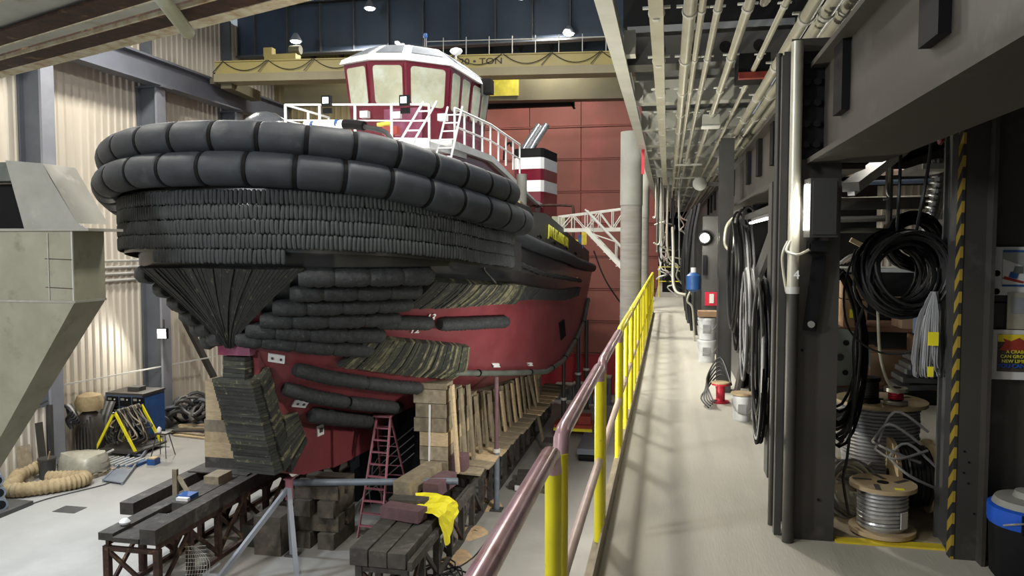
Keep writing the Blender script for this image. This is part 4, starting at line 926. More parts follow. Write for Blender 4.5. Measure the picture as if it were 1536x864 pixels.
# ---------------- cable loops on hooks
def loop(cx, cy, zt_, w, h, r, n, m, nm, lab, cat, grp=None, seed=1, ax='Y', drop=True):
    t = thing(nm, lab, cat, (cx, cy, zt_ - h), grp); rd = random.Random(seed)
    for i in range(n):
        ww, hh = w * rd.uniform(.75, 1.05), h * rd.uniform(.82, 1.03); off = rd.uniform(-.09, .09); dz = rd.uniform(-.03, .02); pts = []
        for k in range(20):
            a = 2 * math.pi * k / 20; u = math.sin(a) * ww / 2 * (1 + .10 * math.cos(a)); v = -hh / 2 + math.cos(a) * hh / 2
            sq = 1 - .55 * max(0, math.cos(a)) ** 3; u *= sq
            pts.append((cx + off, cy + u, zt_ + v + dz) if ax == 'Y' else (cx + u, cy + off, zt_ + v + dz))
        MB().path(pts, r, 6, closed=True).build('cable_loop', m[i % len(m)], t)
    return t
loop(.74, 8.3, 2.02, 1.15, 1.35, .012, 24, ['cable', 'cable', 'cableg', 'strap'], 'cable_coil', 'long dark cable loops hanging from hooks beyond the nearest column', 'cable', 'cable coils hung on the right side', 3)
loop(.78, 6.2, 1.50, .75, 1.25, .012, 18, ['cable', 'strap', 'cable', 'cableg'], 'cable_coil', 'dark cable loops hanging right behind the nearest column', 'cable', 'cable coils hung on the right side', 5)
loop(.76, 7.3, 1.55, .7, 1.0, .010, 10, ['cable', 'cableg'], 'cable_coil', 'thinner cable loops between the two hanging bundles', 'cable', 'cable coils hung on the right side', 8)
t = thing('hook_rail', 'dark rail with hooks that carries the cable loops', 'rack', (.8, 8, 2.0)); MB().b2((.80, 6.4, 2.04), (.86, 9.4, 2.10)).build('rail', 'steel', t)
for y in (7.6, 8.2, 8.8): MB().path([(.80, y, 2.10), (.74, y, 2.14), (.70, y, 2.06), (.70, y, 1.98), (.74, y, 1.95)], .014, 6).build('hook', 'black', t)
MB().path([(.74, 9.0, 2.1), (.66, 9.1, 2.0), (.64, 9.1, 1.8), (.70, 9.0, 1.7)], .02, 8).build('bent_pipe', 'conduit', t)
# ---------------- buckets
def bucket(x, y, z, r, h, lab, g=None, dent=True):
    t = thing('bucket', lab, 'bucket', (x, y, z), g)
    MB().lathe([(r * .86, z), (r, z + h * .94)], (x, y, 0), 20).build('body', 'bucket', t); MB().lathe([(r * 1.05, z + h * .90), (r * 1.05, z + h), (r * .95, z + h * 1.02)], (x, y, 0), 20).build('lid', 'bucket', t)
    MB().b2((x - r * .5, y - r * 1.0, z + h * .3), (x + r * .3, y - r * .96, z + h * .7)).build('label', 'cableg', t)
    pts = [(x + r * 1.06 * math.cos(a), y - .01 - r * 1.04 * abs(math.sin(a)), z + h * .85 - .14 * math.sin(a)) for a in [math.pi * k / 8 for k in range(9)]]
    MB().path(pts, .005, 5).build('handle', 'wire', t)
bucket(.60, 12.05, 0, .135, .33, 'white bucket at the bottom of the stack beside the far column'); bucket(.60, 12.05, .345, .135, .33, 'white bucket on top of the stack beside the far column')
bucket(.76, 8.05, 0, .10, .25, 'small white bucket with a wooden disc on it, below the cable loops')
tag(MB().lathe([(.115, .262), (.115, .28)], (.76, 8.05, 0), 20).build('wooden_disc', 'plywood'), 'wooden disc lying on the small white bucket', 'disc')
tag(MB().b2((.46, 11.9, .70), (.74, 12.2, .78)).build('cardboard_flat', 'cardboard'), 'flat cardboard carton on the stacked white buckets', 'carton')
t = thing('cable_reel', 'small red reel with cable on the floor below the loops', 'reel', (.60, 8.9, 0)); MB().lathe([(.10, 0), (.10, .02), (.05, .02), (.05, .2), (.10, .2), (.10, .22)], (.60, 8.9, 0), 16).build('drum', 'redp', t); MB().lathe([(.10, .22), (.10, .235)], (.6, 8.9, 0), 16).build('flange', 'plywood', t)
for i in range(5): tag(MB().path([(.45 + .02 * i, 8.5, .02 + .02 * i), (.38 + .03 * i, 8.7, .08), (.45, 8.95, .14 + .03 * i), (.6, 9.0, .3 + .05 * i), (.72, 8.9, .2)], .010, 5).build('loose_cable', 'cable'), 'loose dark cable around the small red reel', 'cable', 'loose cables at the red reel')
# ================================================================== STORE RECESS
rc = hcol(1.60, 1.66, 4.72, 5.0, 3.3, 'hazard-striped steel door post right of the store recess')
MB().b2((1.585, 4.655, 0), (1.60, 4.725, 3.2)).build('hazard_strip', 'hazard', rc)
MB().b2((1.60, 4.66, 0), (1.735, 4.70, 3.3)).build('face_plate', 'steelb', rc); MB().b2((1.715, 4.58, 0), (1.735, 4.70, 3.3)).build('edge_flange', 'steelb', rc)
for x, z in ((1.64, .62), (1.665, .56), (1.64, .50), (1.665, .44), (1.70, .27)): MB().lathe([(.006, 0), (.006, .006)], (x, 4.655, z), 8, 'Y').build('bolt_hole', 'black', rc)
wp = struct(MB().b2((1.735, 4.68, 0), (4.2, 4.74, 3.3)).build('wall_panel', 'steelb'))
MB().b2((1.74, 4.672, 1.455), (4.2, 4.68, 1.462)).build('panel_seam', 'black', wp)
for z in (1.52, 1.62): MB().lathe([(.018, 0), (.018, .015)], (1.775, 4.66, z), 8, 'Y').build('wall_bolt', 'black', wp)
tag(MB().b2((1.0, 4.78, .0), (1.6, 4.86, .012)).build('painted_line', 'yellowf'), 'yellow painted line across the recess threshold', 'line')
tag(MB().b2((1.0, 4.9, .0), (1.75, 5.5, .008)).build('floor_plate', 'toe'), 'stained yellowish floor plate in the store recess', 'plate')
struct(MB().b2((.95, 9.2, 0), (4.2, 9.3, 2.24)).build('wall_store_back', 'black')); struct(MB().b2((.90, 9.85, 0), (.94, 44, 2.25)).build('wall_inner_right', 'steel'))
struct(corrugated(2.15, 8.7, 3.6, 8.7, 1.5, 2.4, pitch=.07, dep=.02, nx=0, ny=-1).build('wall_store_siding', 'corr', fixn=False))
# posters: paper prints, pictures kept generic
t = thing('poster', 'white-bordered print of a snowboarding figure, upper poster on the right wall', 'poster', (1.85, 4.66, 1.49))
MB().b2((1.765, 4.662, 1.50), (2.02, 4.672, 1.765)).build('paper', 'paper', t); MB().b2((1.80, 4.658, 1.56), (1.99, 4.662, 1.735)).build('sky_print', 'plategrey', t)
MB().prism([(1.80, 4.656, 1.56), (1.99, 4.656, 1.56), (1.99, 4.656, 1.64), (1.90, 4.656, 1.66), (1.80, 4.656, 1.70)], (0, .002, 0)).build('snow_print', 'paper', t)
MB().prism([(1.80, 4.654, 1.59), (1.90, 4.654, 1.565), (1.91, 4.654, 1.575), (1.81, 4.654, 1.605)], (0, .002, 0)).build('board_print', 'valve', t)
MB().prism([(1.83, 4.653, 1.60), (1.87, 4.653, 1.59), (1.88, 4.653, 1.62), (1.84, 4.653, 1.63)], (0, .002, 0)).build('trouser_print', 'blue', t); MB().prism([(1.85, 4.652, 1.62), (1.90, 4.652, 1.62), (1.90, 4.652, 1.66), (1.86, 4.652, 1.66)], (0, .002, 0)).build('jacket_print', 'greenrubber', t)
MB().b2((1.80, 4.655, 1.548), (1.99, 4.658, 1.558)).build('lower_stripe', 'blue', t); MB().b2((1.80, 4.655, 1.737), (1.99, 4.658, 1.747)).build('upper_stripe', 'blue', t)
t = thing('poster', 'crinkled sheet in a clear sleeve between the two posters', 'poster', (1.9, 4.66, 1.3)); MB().b2((1.83, 4.652, 1.315), (2.05, 4.66, 1.515)).build('sleeve', 'maroon_p' if False else 'plastic', t); MB().b2((1.845, 4.65, 1.40), (2.03, 4.653, 1.49)).build('print', 'cableg', t)
t = thing('poster', 'poster of a red crab with yellow and blue lettering, lower on the right wall', 'poster', (1.85, 4.66, 1.03))
MB().b2((1.745, 4.650, 1.035), (2.02, 4.668, 1.31)).build('paper', 'paper', t); MB().b2((1.785, 4.646, 1.08), (1.99, 4.650, 1.285)).build('dark_ground', 'lettering', t)
MB().b2((1.785, 4.644, 1.245), (1.99, 4.646, 1.285)).build('orange_ground', 'yellowf', t)
crab = [(0, 0), (.03, .05), (.02, .08), (.06, .06), (.1, .085), (.13, .06), (.17, .08), (.155, .045), (.185, .0), (.14, .01), (.1, -.02), (.06, -.01)]
MB().prism([(1.79 + x, 4.641, 1.20 + z * .8) for x, z in crab], (0, .003, 0)).build('crab_print', 'valve', t)
for i, (s_, m) in enumerate((('A CRAB', 'textyel'), ('CAN GROW', 'textyel'), ('NEW LIMBS', 'textyel'), ("YOU CAN'T!", 'bluelid'))):
    text('poster_lettering', s_, m, t, (1.868, 4.638, 1.19 - i * .026), (math.pi / 2, 0, 0), .030 if i == 3 else .025, .001)
# shop vacuum
t = thing('shop_vacuum', 'black tub vacuum with a bright blue latch ring at the lower right', 'vacuum', (1.86, 4.42, 0))
MB().lathe([(.15, 0.02), (.175, .05), (.185, .30), (.18, .33)], (1.87, 4.40, 0), 24).build('tub', 'black', t); MB().lathe([(.19, .32), (.195, .34), (.195, .41), (.17, .42)], (1.87, 4.40, 0), 24).build('latch_ring', 'bluelid', t)
MB().lathe([(.175, .42), (.16, .45), (.08, .46), (.07, .49), (.02, .50)], (1.87, 4.40, 0), 24).build('lid', 'plategrey', t); MB().box((1.78, 4.23, .36), (.03, .02, .1)).build('latch', 'black', t)
MB().path([(1.80, 4.215, .38), (1.74, 4.22, .37), (1.70, 4.28, .34)], .005, 5).build('bail', 'wire', t)
# reels
def reel(x, y, z, R_, h, rd, m, lab, fl='plywood', axis='Z', wr=.012, sc=1.0, lettering=None):
    t = thing('cable_reel', lab, 'reel', (x, y, z), None)
    c0 = (x, y, z)
    for a, b in ((0, .025), (h - .025, h)): MB().lathe([(.02, a), (R_, a), (R_, b), (.02, b)], c0, 28, axis, cap=False).build('flange', fl, t)
    pts = []; n = int((h - .06) / (wr * 2)); 
    for i in range(n * 16 + 1):
        a = 2 * math.pi * i / 16; u = rd * (1 + .012 * math.sin(a * .37)); hh = .03 + (h - .06) * i / (n * 16); v = (u * math.cos(a), u * math.sin(a), hh)
        v = v if axis == 'Z' else ((hh, v[0], v[1]) if axis == 'X' else (v[1], hh, v[0])); pts.append(tuple(c0[k] + v[k] for k in range(3)))
    MB().path(pts, wr, 6).build('wound_cable', m, t); MB().lathe([(rd - .004, .02), (rd - .004, h - .02)], c0, 20, axis).build('core', 'strap' if m != 'wire' else 'wire', t)
    MB().lathe([(.035, -.002), (.035, h + .003)], c0, 12, axis).build('arbor', 'black', t)
    return t
r1 = reel(1.31, 5.0, 0.02, .19, .30, .135, 'wire', 'wooden reel of shiny silver wire standing on the recess floor')
MB().box((1.40, 4.872, .13), (.055, .004, .10), Matrix.Rotation(R(35), 3, 'Z')).build('paper_tag', 'paper', r1)
for a in (.3, 1.5, 2.7, 4.2): MB().box((1.31 + .12 * math.cos(a), 5.0 + .12 * math.sin(a), .321), (.11, .03, .002), Matrix.Rotation(a + .4, 3, 'Z')).build('stencil_mark', 'lettering', r1)
MB().box((1.37, 4.87, .322), (.05, .03, .003)).build('yellow_sticker', 'tarp', r1)
r2 = reel(1.47, 5.72, .20, .30, .50, .24, 'cableg', 'large reel of grey cable with a wooden top behind the silver one')
for a in (.5, 2.2, 3.6, 5.1): MB().box((1.47 + .17 * math.cos(a), 5.72 + .17 * math.sin(a), .702), (.16, .04, .002), Matrix.Rotation(a, 3, 'Z')).build('stencil_mark', 'lettering', r2)
r3 = reel(1.45, 5.42, .26, .24, .26, .19, 'cable', 'reel of dark cable lying on its side behind the silver wire reel', axis='X')
reel(1.36, 5.60, .705, .075, .17, .062, 'cable', 'small black cable reel standing on the large reel', 'black', wr=.006)
reel(1.52, 5.55, .705, .075, .11, .045, 'redp', 'small red reel standing on the large reel', 'plastic', wr=.006)
t = thing('cable_reel', 'black steel reel flange leaning at the back left of the recess', 'reel', (1.35, 6.3, .7)); MB().lathe([(.03, 0), (.22, 0), (.22, .02), (.03, .02)], (1.30, 6.2, .92), 28, 'Y', cap=False).build('flange', 'greenrubber', t)
for k in range(5): a = k * 1.256; MB().lathe([(.022, -.004), (.022, .0)], (1.30 + .12 * math.cos(a), 6.2, .92 + .12 * math.sin(a)), 10, 'Y').build('hole', 'black', t)
# support under the large reel
t = thing('wooden_pallet', 'worn wooden skid under the cable reels', 'pallet', (1.5, 5.8, 0))
for y in (5.5, 5.75, 6.0): MB().b2((1.12, y, .10), (1.85, y + .12, .14)).build('slat', 'toe', t)
for x in (1.15, 1.45, 1.75): MB().b2((x, 5.5, .02), (x + .08, 6.12, .10)).build('block', 'toe', t)
for sx in (-.2, .2):
    for sy in (-.15, .15): MB().b2((1.45 + sx, 5.8 + sy, .14), (1.5 + sx, 5.85 + sy, .2)).build('block', 'toe', t)
# coil on the floor left, grey
def ring(cx, cy, cz, Rm, n, r, m, nm, lab, cat, tilt=(1, 0, 0), spread=.05, seed=1, grp=None, jit=.1, child='cable_turn'):
    rd = random.Random(seed); t = thing(nm, lab, cat, (cx, cy, cz - Rm), grp); nrm = Vector(tilt).normalized(); a_ = nrm.orthogonal().normalized(); b_ = nrm.cross(a_)
    for i in range(n):
        q = (nrm + Vector((rd.uniform(-jit, jit), rd.uniform(-jit, jit), rd.uniform(-jit, jit)))).normalized(); a = q.orthogonal().normalized(); b = q.cross(a); RR = Rm * rd.uniform(.78, 1.06); c_ = Vector((cx, cy, cz)) + nrm * rd.uniform(-spread, spread) + Vector((rd.uniform(-.02, .02), 0, rd.uniform(-.03, .03)))
        ph = rd.uniform(0, 6); pts = [c_ + (a * math.cos(u) + b * math.sin(u)) * RR * (1 + .04 * math.sin(2 * u + ph)) for u in [2 * math.pi * k / 28 for k in range(28)]]
        MB().path(pts, r, 6, closed=True).build(child, m[i % len(m)], t)
    return t
ring(1.22, 5.55, .40, .22, 22, .010, ['cableg', 'cableg', 'wire'], 'cable_coil', 'grey cable coil standing at the left of the recess above the other', 'cable', (.35, -1, .3), .06, 2)
ring(1.20, 5.35, .16, .17, 18, .010, ['cableg', 'conduit'], 'cable_coil', 'grey cable coil on the floor behind the nearest column', 'cable', (.4, -1, .5), .05, 3)
ring(1.37, 5.02, 1.60, .235, 60, .0095, ['cable', 'strap', 'cable'], 'cable_coil', 'big black cable coil hanging in the opening of the store recess', 'cable', (.25, -1, .05), .10, 4, jit=.22)
ring(1.62, 5.6, 1.80, .17, 26, .010, ['strap', 'cable'], 'cable_coil', 'second black cable coil hanging behind the right side of the big one', 'cable', (.1, -1, .1), .06, 6, jit=.2)
tag(MB().path([(1.35, 5.0, 1.8), (1.36, 5.0, 2.3), (1.38, 5.1, 2.6)], .01, 6).build('coil_rope', 'cable'), 'dark rope that carries the big black coil', 'rope')
tag(MB().path([(1.45, 5.0, 1.8), (1.52, 5.0, 2.3), (1.55, 5.1, 2.6)], .01, 6).build('coil_rope', 'cable'), 'second slanting dark rope above the big black coil', 'rope')
# grey cable bundle hanging right
rd = random.Random(9); t = thing('cable_bundle', 'bundle of thin grey cables hanging at the hazard post with yellow tags', 'cable', (1.52, 4.95, .95))
for i in range(26):
    u = rd.uniform(-.075, .075); w = rd.uniform(.01, .03); zb = rd.uniform(.98, 1.1)
    pts = [(1.54 + u * .15, 4.93, 1.50), (1.52 + u * .8 - .01, 4.92, 1.35), (1.50 + u, 4.91 + w, 1.18), (1.50 + u * 1.05, 4.92 + w, zb + .03), (1.50 + u * 1.05 + .015, 4.93 + w, zb), (1.50 + u + .03, 4.95 + w, zb + .05), (1.55 + u * .3, 4.96, 1.5)]
    MB().path(pts, .0055, 5).build('cable_turn', 'cableg', t)
MB().box((1.535, 4.89, 1.225), (.055, .012, .08)).build('yellow_tag', 'tarp', t); MB().box((1.525, 4.89, 1.03), (.03, .012, .06)).build('yellow_tag', 'tarp', t)
for q, (x0, z0, x1, z1) in enumerate(((1.22, .45, 1.62, .60), (1.20, .5, 1.58, .52), (1.3, .4, 1.7, .35))):
    tag(MB().path([(x0 + .12, 5.3, z0), ((x0 + x1) / 2, 5.2, max(z0, z1) + .12), (x1, 5.2, z1)], .009, 6).path([(x0 + .12, 5.3, z0), ((x0 + x1) / 2, 5.15, min(z0, z1) - .02), (x1, 5.2, z1 - .12)], .009, 6).build('loose_cable', 'cableg'), '%s loose grey cable arching from the big reel to the right' % ['highest', 'middle', 'lowest'][q], 'cable', 'loose cables among the reels')
tag(MB().path([(1.16, 4.95, 1.4), (1.10, 4.9, 1.2), (1.12, 4.95, .9), (1.08, 4.9, .5), (1.06, 4.9, .35), (1.12, 5.0, .1)], .009, 6).build('loose_cable', 'cable'), 'black cable trailing down the right edge of the nearest column', 'cable')
tag(MB().path([(1.28, 5.1, 1.38), (1.30, 5.1, 1.1), (1.36, 5.15, .92), (1.44, 5.2, .84)], .009, 6).build('loose_cable', 'conduit'), 'pale cable hanging from the big coil down to the small reels', 'cable')
tag(MB().path([(1.12, 5.0, 1.75), (1.06, 5.0, 1.5), (1.10, 5.0, 1.25), (1.28, 5.0, 1.12), (1.5, 5.0, 1.15), (1.58, 5.0, 1.3)], .007, 6).build('loose_cable', 'cable'), 'thin black cable sagging under the big coil', 'cable')
loop(1.10, 5.3, 1.60, .3, 1.1, .010, 14, ['cable', 'strap'], 'cable_coil', 'dark cable loops hanging just right of the nearest column', 'cable', 'cable coils hung on the right side', 12, ax='X')
# shelves, boxes
t = thing('storage_shelf', 'steel shelf at the left of the recess', 'shelf', (1.6, 7, 0))
for z in (.62, 1.08, 1.56): MB().b2((1.28, 6.6, z), (2.3, 7.3, z + .03)).build('shelf_board', 'brown' if z < 1.5 else 'galv', t)
for x in (1.28, 2.28): MB().b2((x, 6.58, 0), (x + .03, 6.62, 2.3)).build('upright', 'black', t)
for (x, z, w, h, d, lab) in ((1.50, 1.11, .18, .22, .2, 'tan carton at the left end of the shelf'), (1.50, 1.34, .17, .19, .2, 'tan carton stacked on the left one'), (1.78, .65, .34, .26, .3, 'brown carton under the big coil'), (2.02, 1.11, .36, .24, .3, 'long brown carton behind the big coil'), (2.0, .65, .1, .4, .2, 'narrow dark carton at the shelf right end'), (1.62, .65, .12, .3, .2, 'small carton low on the left of the shelf')):
    tt = thing('carton', lab, 'box', (x, 6.8, z)); MB().box((x, 6.75, z + h / 2), (w, d, h)).build('body', 'cardboard', tt); MB().box((x, 6.75, z + h + .002), (w * .9, .04, .004)).build('tape', 'plastic', tt)
    if 'left' in lab and 'low' not in lab: MB().box((x - .02, 6.75 - d / 2 - .003, z + h / 2), (.05, .006, .07)).build('yellow_label', 'tarp', tt)
for i in range(9): tag(MB().path([(1.35 + .03 * i, 6.6, 1.62 + .01 * i), (1.45 + .02 * i, 6.55, 1.70), (1.58, 6.6, 1.66), (1.62, 6.7, 1.62)], .012, 5).build('coiled_cord', 'railpale' if i % 2 else 'cableg'), 'pale cord lying on the top shelf', 'cord', 'pale cords on the top shelf')
tag(MB().box((1.55, 6.5, 1.75), (.035, .035, .3), Matrix.Rotation(R(-62), 3, 'Y')).build('wooden_stick', 'timber'), 'light wooden stick leaning on the top shelf', 'stick')
t = thing('electric_box', 'pale electrical cabinet behind the hazard post', 'cabinet', (2.3, 7.4, 1.5)); MB().b2((2.22, 7.3, 1.55), (2.5, 7.5, 2.05)).build('body', 'plategrey', t); MB().b2((2.24, 7.28, 1.6), (2.48, 7.3, 2.0)).build('door', 'galv', t)
t = thing('blue_cabinet', 'dark blue cabinet behind the grey cable bundle', 'cabinet', (2.0, 6.2, 1.1)); MB().b2((1.86, 6.1, 1.1), (2.05, 6.4, 1.62)).build('body', 'darkblue', t); MB().b2((1.88, 6.09, 1.55), (2.03, 6.1, 1.6)).build('handle', 'blue', t)
t = thing('folded_mats', 'stack of dark folded mats behind the small red reel', 'mats', (1.8, 6.1, .7))
for i in range(5): MB().box((1.82 + .01 * i, 6.1, .75 + i * .05), (.34 - .03 * i, .3, .035), Matrix.Rotation(R(4 * (i % 3 - 1)), 3, 'Y')).build('mat', 'steel', t)
# upper pipes in the recess
t = thing('red_valve', 'red pipe valve high above the store recess', 'valve', (2.12, 6.5, 2.55)); MB().lathe([(.055, -.10), (.055, -.08), (.035, -.08), (.05, -.04), (.055, .02), (.05, .07), (.035, .09), (.06, .09), (.06, .11)], (2.14, 6.5, 2.61), 16, 'X').build('body', 'valve', t)
for dx in (-.09, .10): MB().lathe([(.062, -.008), (.062, .008)], (2.14 + dx, 6.5, 2.61), 8, 'X').build('flange', 'valve', t)
tag(MB().path([(1.75, 6.5, 2.57), (1.95, 6.5, 2.61), (2.05, 6.5, 2.61)], .033, 12).build('white_pipe', 'railpale'), 'pale pipe running into the red valve from the left', 'pipe')
tag(MB().tube((2.25, 6.5, 2.61), (2.5, 6.5, 2.61), .025, 10).build('thin_pipe', 'conduit'), 'thin pipe leaving the red valve to the right', 'pipe')
t = thing('strip_fixture', 'long unlit strip light slanting under the recess ceiling', 'lamp', (1.7, 6.4, 2.3)); MB().bar((1.30, 6.0, 2.20), (1.98, 7.2, 2.62), .12, .07).build('housing', 'galv', t); MB().bar((1.30, 5.98, 2.15), (1.98, 7.18, 2.57), .05, .03).build('tube', 'white', t)
tag(MB().path([(1.74, 5.3, 2.42), (1.78, 5.3, 2.25), (1.86, 5.3, 2.05), (1.9, 5.3, 1.85)], .02, 8).build('black_hose', 'strap'), 'black hose hanging from the red valve', 'hose')
t = thing('silver_duct', 'silver flexible duct dropping at the back of the recess', 'duct', (2.0, 6.6, 1.85)); MB().path([(2.07, 6.6, 2.45), (2.08, 6.6, 2.25), (2.05, 6.6, 2.05), (1.99, 6.6, 1.85)], .05, 14, rr=[.05] * 4).build('hose', 'silver', t)
for i in range(12): p = L3((2.08, 6.6, 2.40), (2.01, 6.6, 1.88), i / 11); MB().lathe([(.053, 0), (.056, .008), (.053, .016)], p, 14).build('ring', 'silver', t)
for z, m, r in ((2.42, 'railpale', .025), (2.34, 'darkblue', .02), (2.20, 'conduit', .02), (2.02, 'steel', .03)):
    tag(MB().tube((1.25, 7.4 + (2.5 - z), z), (3.2, 7.4 + (2.5 - z), z + .03), r, 8).build('cross_pipe', m), {2.42: 'pale level pipe, highest at the back of the recess', 2.34: 'dark blue level pipe at the back of the recess', 2.20: 'grey level pipe at the back of the recess', 2.02: 'dark thick level pipe, lowest at the back of the recess'}[z], 'pipe')
tag(MB().b2((1.2, 7.0, 2.08), (3.0, 7.05, 2.18)).build('store_beam', 'steelb'), 'grey beam crossing behind the hanging ropes', 'beam')
t = thing('drop_pipe', 'grey pipe with a rusty elbow standing behind the ropes', 'pipe', (1.8, 6.9, 1.8)); MB().tube((1.80, 6.9, 1.9), (1.80, 6.9, 2.45), .025, 8).build('riser', 'steelb', t); MB().lathe([(.04, -.05), (.045, 0), (.04, .05)], (1.8, 6.9, 1.9), 10).build('elbow', 'rust', t); MB().tube((1.3, 6.9, 1.9), (1.78, 6.9, 1.9), .02, 8).build('branch', 'steelb', t)
tag(MB().path([(1.62, 6.3, 2.5), (1.62, 6.3, 2.2), (1.64, 6.3, 2.14), (1.60, 6.3, 2.12)], .008, 5).build('hanging_hook', 'wire'), 'thin wire hook hanging under the strip light', 'hook')
tag(MB().b2((1.78, 6.0, 2.32), (2.0, 6.6, 2.36)).build('upper_bracket', 'galv'), 'pale bracket plate above the silver duct', 'bracket')
area('store_light', (1.9, 7.6, 3.1), (1.7, 6.2, .5), .4, 7, (1, .95, .85))
area('aisle_light', (.2, -1.5, 3.0), (1.2, 4.8, 1.0), .6, 9, (1, .92, .82))
# ================================================================== OVERHEAD RUSTY STEEL, TOP LEFT
t = thing('raised_platform', 'underside of a rusty beamed steel platform cutting the top left corner', 'platform', (-8, 9, 4.6))
pA = Vector((-11.12, 11.17, 4.6)); pB = Vector((-4.03, 8.36, 4.6)); dv = (pB - pA).normalized(); nv = Vector((dv.y, -dv.x, 0))
if nv.y > 0: nv = -nv
def pb(u, n_, z): q = pA + dv * u + nv * n_; return (q.x, q.y, z)
def strip(nm, m, a, b, z0, z1): MB().prism([pb(-3, a, z0), pb(11.5, a, z0), pb(11.5, b, z0), pb(-3, b, z0)], (0, 0, z1 - z0)).build(nm, m, t)
strip('edge_flange', 'rustedge', 0, .24, 4.60, 4.65)
strip('rusty_flange', 'rust', .24, .60, 4.61, 4.65)
strip('flange_edge', 'rustedge', .60, .63, 4.60, 4.65)
strip('web', 'rust', .32, .36, 4.65, 5.0)
for a, b in ((.98, 1.34), (1.95, 2.40), (3.1, 3.6)):
    strip('rusty_flange', 'rust', a, b, 4.60, 4.64); strip('flange_edge', 'rustedge', a, a + .025, 4.59, 4.61); strip('web', 'rust', (a + b) / 2, (a + b) / 2 + .04, 4.64, 5.0)
strip('deck_plate', 'uplit_plate', .63, 6.0, 4.68, 4.72)
tag(MB().path([(-5.35, 7.1, 4.62), (-5.88, 8.70, 4.42), (-5.90, 8.76, 4.42)], .085, 14, rr=[.085, .085, .06]).build('hanging_tube', 'cream'), 'pale yellow tube end poking out below the rusty platform', 'pipe')
# ================================================================== HOPPER
t = thing('hopper', 'big stained grey-green steel hopper at the left edge', 'hopper', (-12.5, 12.5, FL))
Y0, Y1 = 11.5, 12.25
MB().b2((-15.5, Y0, .80), (-10.08, Y1, 2.03)).build('upper_box', 'hopper', t)
MB().b2((-15.6, Y0 - .06, 2.03), (-9.72, Y1 + .05, 2.075)).build('rim_plate', 'hopper2', t)
fb = [(-15.5, Y0, .80), (-10.08, Y0, .80), (-10.08, Y1, .80), (-15.5, Y1, .80)]; ft = [(-13.5, 11.7, -2.9), (-12.7, 11.7, -2.9), (-12.7, 12.1, -2.9), (-13.5, 12.1, -2.9)]
MB().add(fb + ft, [(0, 1, 2, 3), (4, 5, 6, 7), (0, 1, 5, 4), (1, 2, 6, 5), (2, 3, 7, 6), (3, 0, 4, 7)]).build('cone', 'hopper', t)
MB().b2((-15.5, Y0 - .02, .78), (-10.06, Y1, .82)).build('fold_seam', 'hopper2', t)
MB().b2((-10.11, Y0 - .012, .80), (-10.09, Y0, 2.03)).build('weld_seam', 'galv', t)
MB().tube((-10.58, Y0 - .01, .8), (-10.58, Y0 - .01, 2.0), .008, 5).build('weld_seam', 'galv', t)
for (x, z) in ((-10.65, 1.55), (-10.65, 1.05)): MB().bar((x, Y0 - .01, z), (x + .55, Y0 - .01, z - .02), .008, .012).build('weld_seam', 'rust', t)
MB().prism([(-11.40, Y0, 3.27), (-10.64, Y0, 3.20), (-10.50, Y0, 2.95), (-9.98, Y0, 2.16), (-9.80, Y0, 2.075), (-11.06, Y0, 2.075)], (0, .03, 0)).build('chute_side', 'hopper2', t)
MB().add([(-11.42, Y0, 3.27), (-10.64, Y0, 3.2), (-10.64, Y1, 3.2), (-11.42, Y1, 3.27), (-9.98, Y0, 2.16), (-9.98, Y1, 2.16)], [(0, 1, 2, 3), (1, 4, 5, 2)]).build('chute_top', 'hopper2', t)
MB().b2((-15.4, Y0 + .5, 2.07), (-11.1, Y0 + .55, 2.9)).build('opening_shade', 'black', t)  # black panel paints the dark inside the chute opening
MB().b2((-15.4, Y0 + .1, 2.92), (-11.3, Y1, 3.25)).build('chute_lintel', 'greenrubber', t)
for x in (-15.3,):
    for y in (11.6, 12.15): MB().bar((x, y, FL), (x, y, .8 if x < -14 else -2.6), .14, .14).build('leg', 'steel', t)
# ================================================================== KEEL TRESTLES
def trestle(x0, x1, y0, y1, zt_, lab, m, nb):
    t = thing('steel_trestle', lab, 'trestle', ((x0 + x1) / 2, (y0 + y1) / 2, FL), 'trestles under the tugboat')
    n = int((y1 - y0) / nb)
    for x in (x0, x1):
        MB().b2((x - .04, y0, zt_ - .30), (x + .04, y1, zt_ - .16)).build('top_chord', m, t); MB().b2((x - .05, y0, FL), (x + .05, y1, FL + .1)).build('bottom_chord', m, t)
        for i in range(n + 1):
            y = y0 + (y1 - y0) * i / n; MB().b2((x - .07, y - .06, FL + .1), (x + .07, y + .06, zt_ - .30)).build('post', m, t)
            if i < n:
                y2 = y0 + (y1 - y0) * (i + 1) / n; a, b = (zt_ - .3, FL + .15) if i % 2 else (FL + .15, zt_ - .3)
                MB().bar((x, y, a), (x, y2, b), .06, .09).build('diagonal', m if i % 3 else 'rust', t)
    for i in range(0, n + 1, 1):
        y = y0 + (y1 - y0) * i / n; MB().bar((x0, y, zt_ - .36), (x1, y, zt_ - .36), .08, .1).build('cross_member', m, t)
        if i in (0, 3, 6): MB().bar((x0, y, zt_ - .4), (x1, y, FL + .12), .06, .08).build('cross_diagonal', 'rust', t)
    return t
TL, TR = -4.28, -4.30
trestle(-11.62, -10.42, 13.95, 30.5, TL, 'rusty steel trestle under the bow, on the left of the tripod', 'rust', 1.05)
trestle(-5.98, -5.02, 14.1, 33, TR, 'dark steel trestle under the block wall, on the right of the ladder', 'darktimber', 1.0)
def timber(lab, a, b, m, grp=None, nm='timber', cat='timber', rot=0):
    o = MB().b2(a, b).build(nm, m); 
    if rot: o.rotation_euler = (0, 0, rot)
    return tag(o, lab, cat, grp)
timber('dark timber lying on the left trestle, nearest the corner', (-10.72, 13.8, TL - .16), (-10.35, 19.2, TL + .16), 'darktimber')
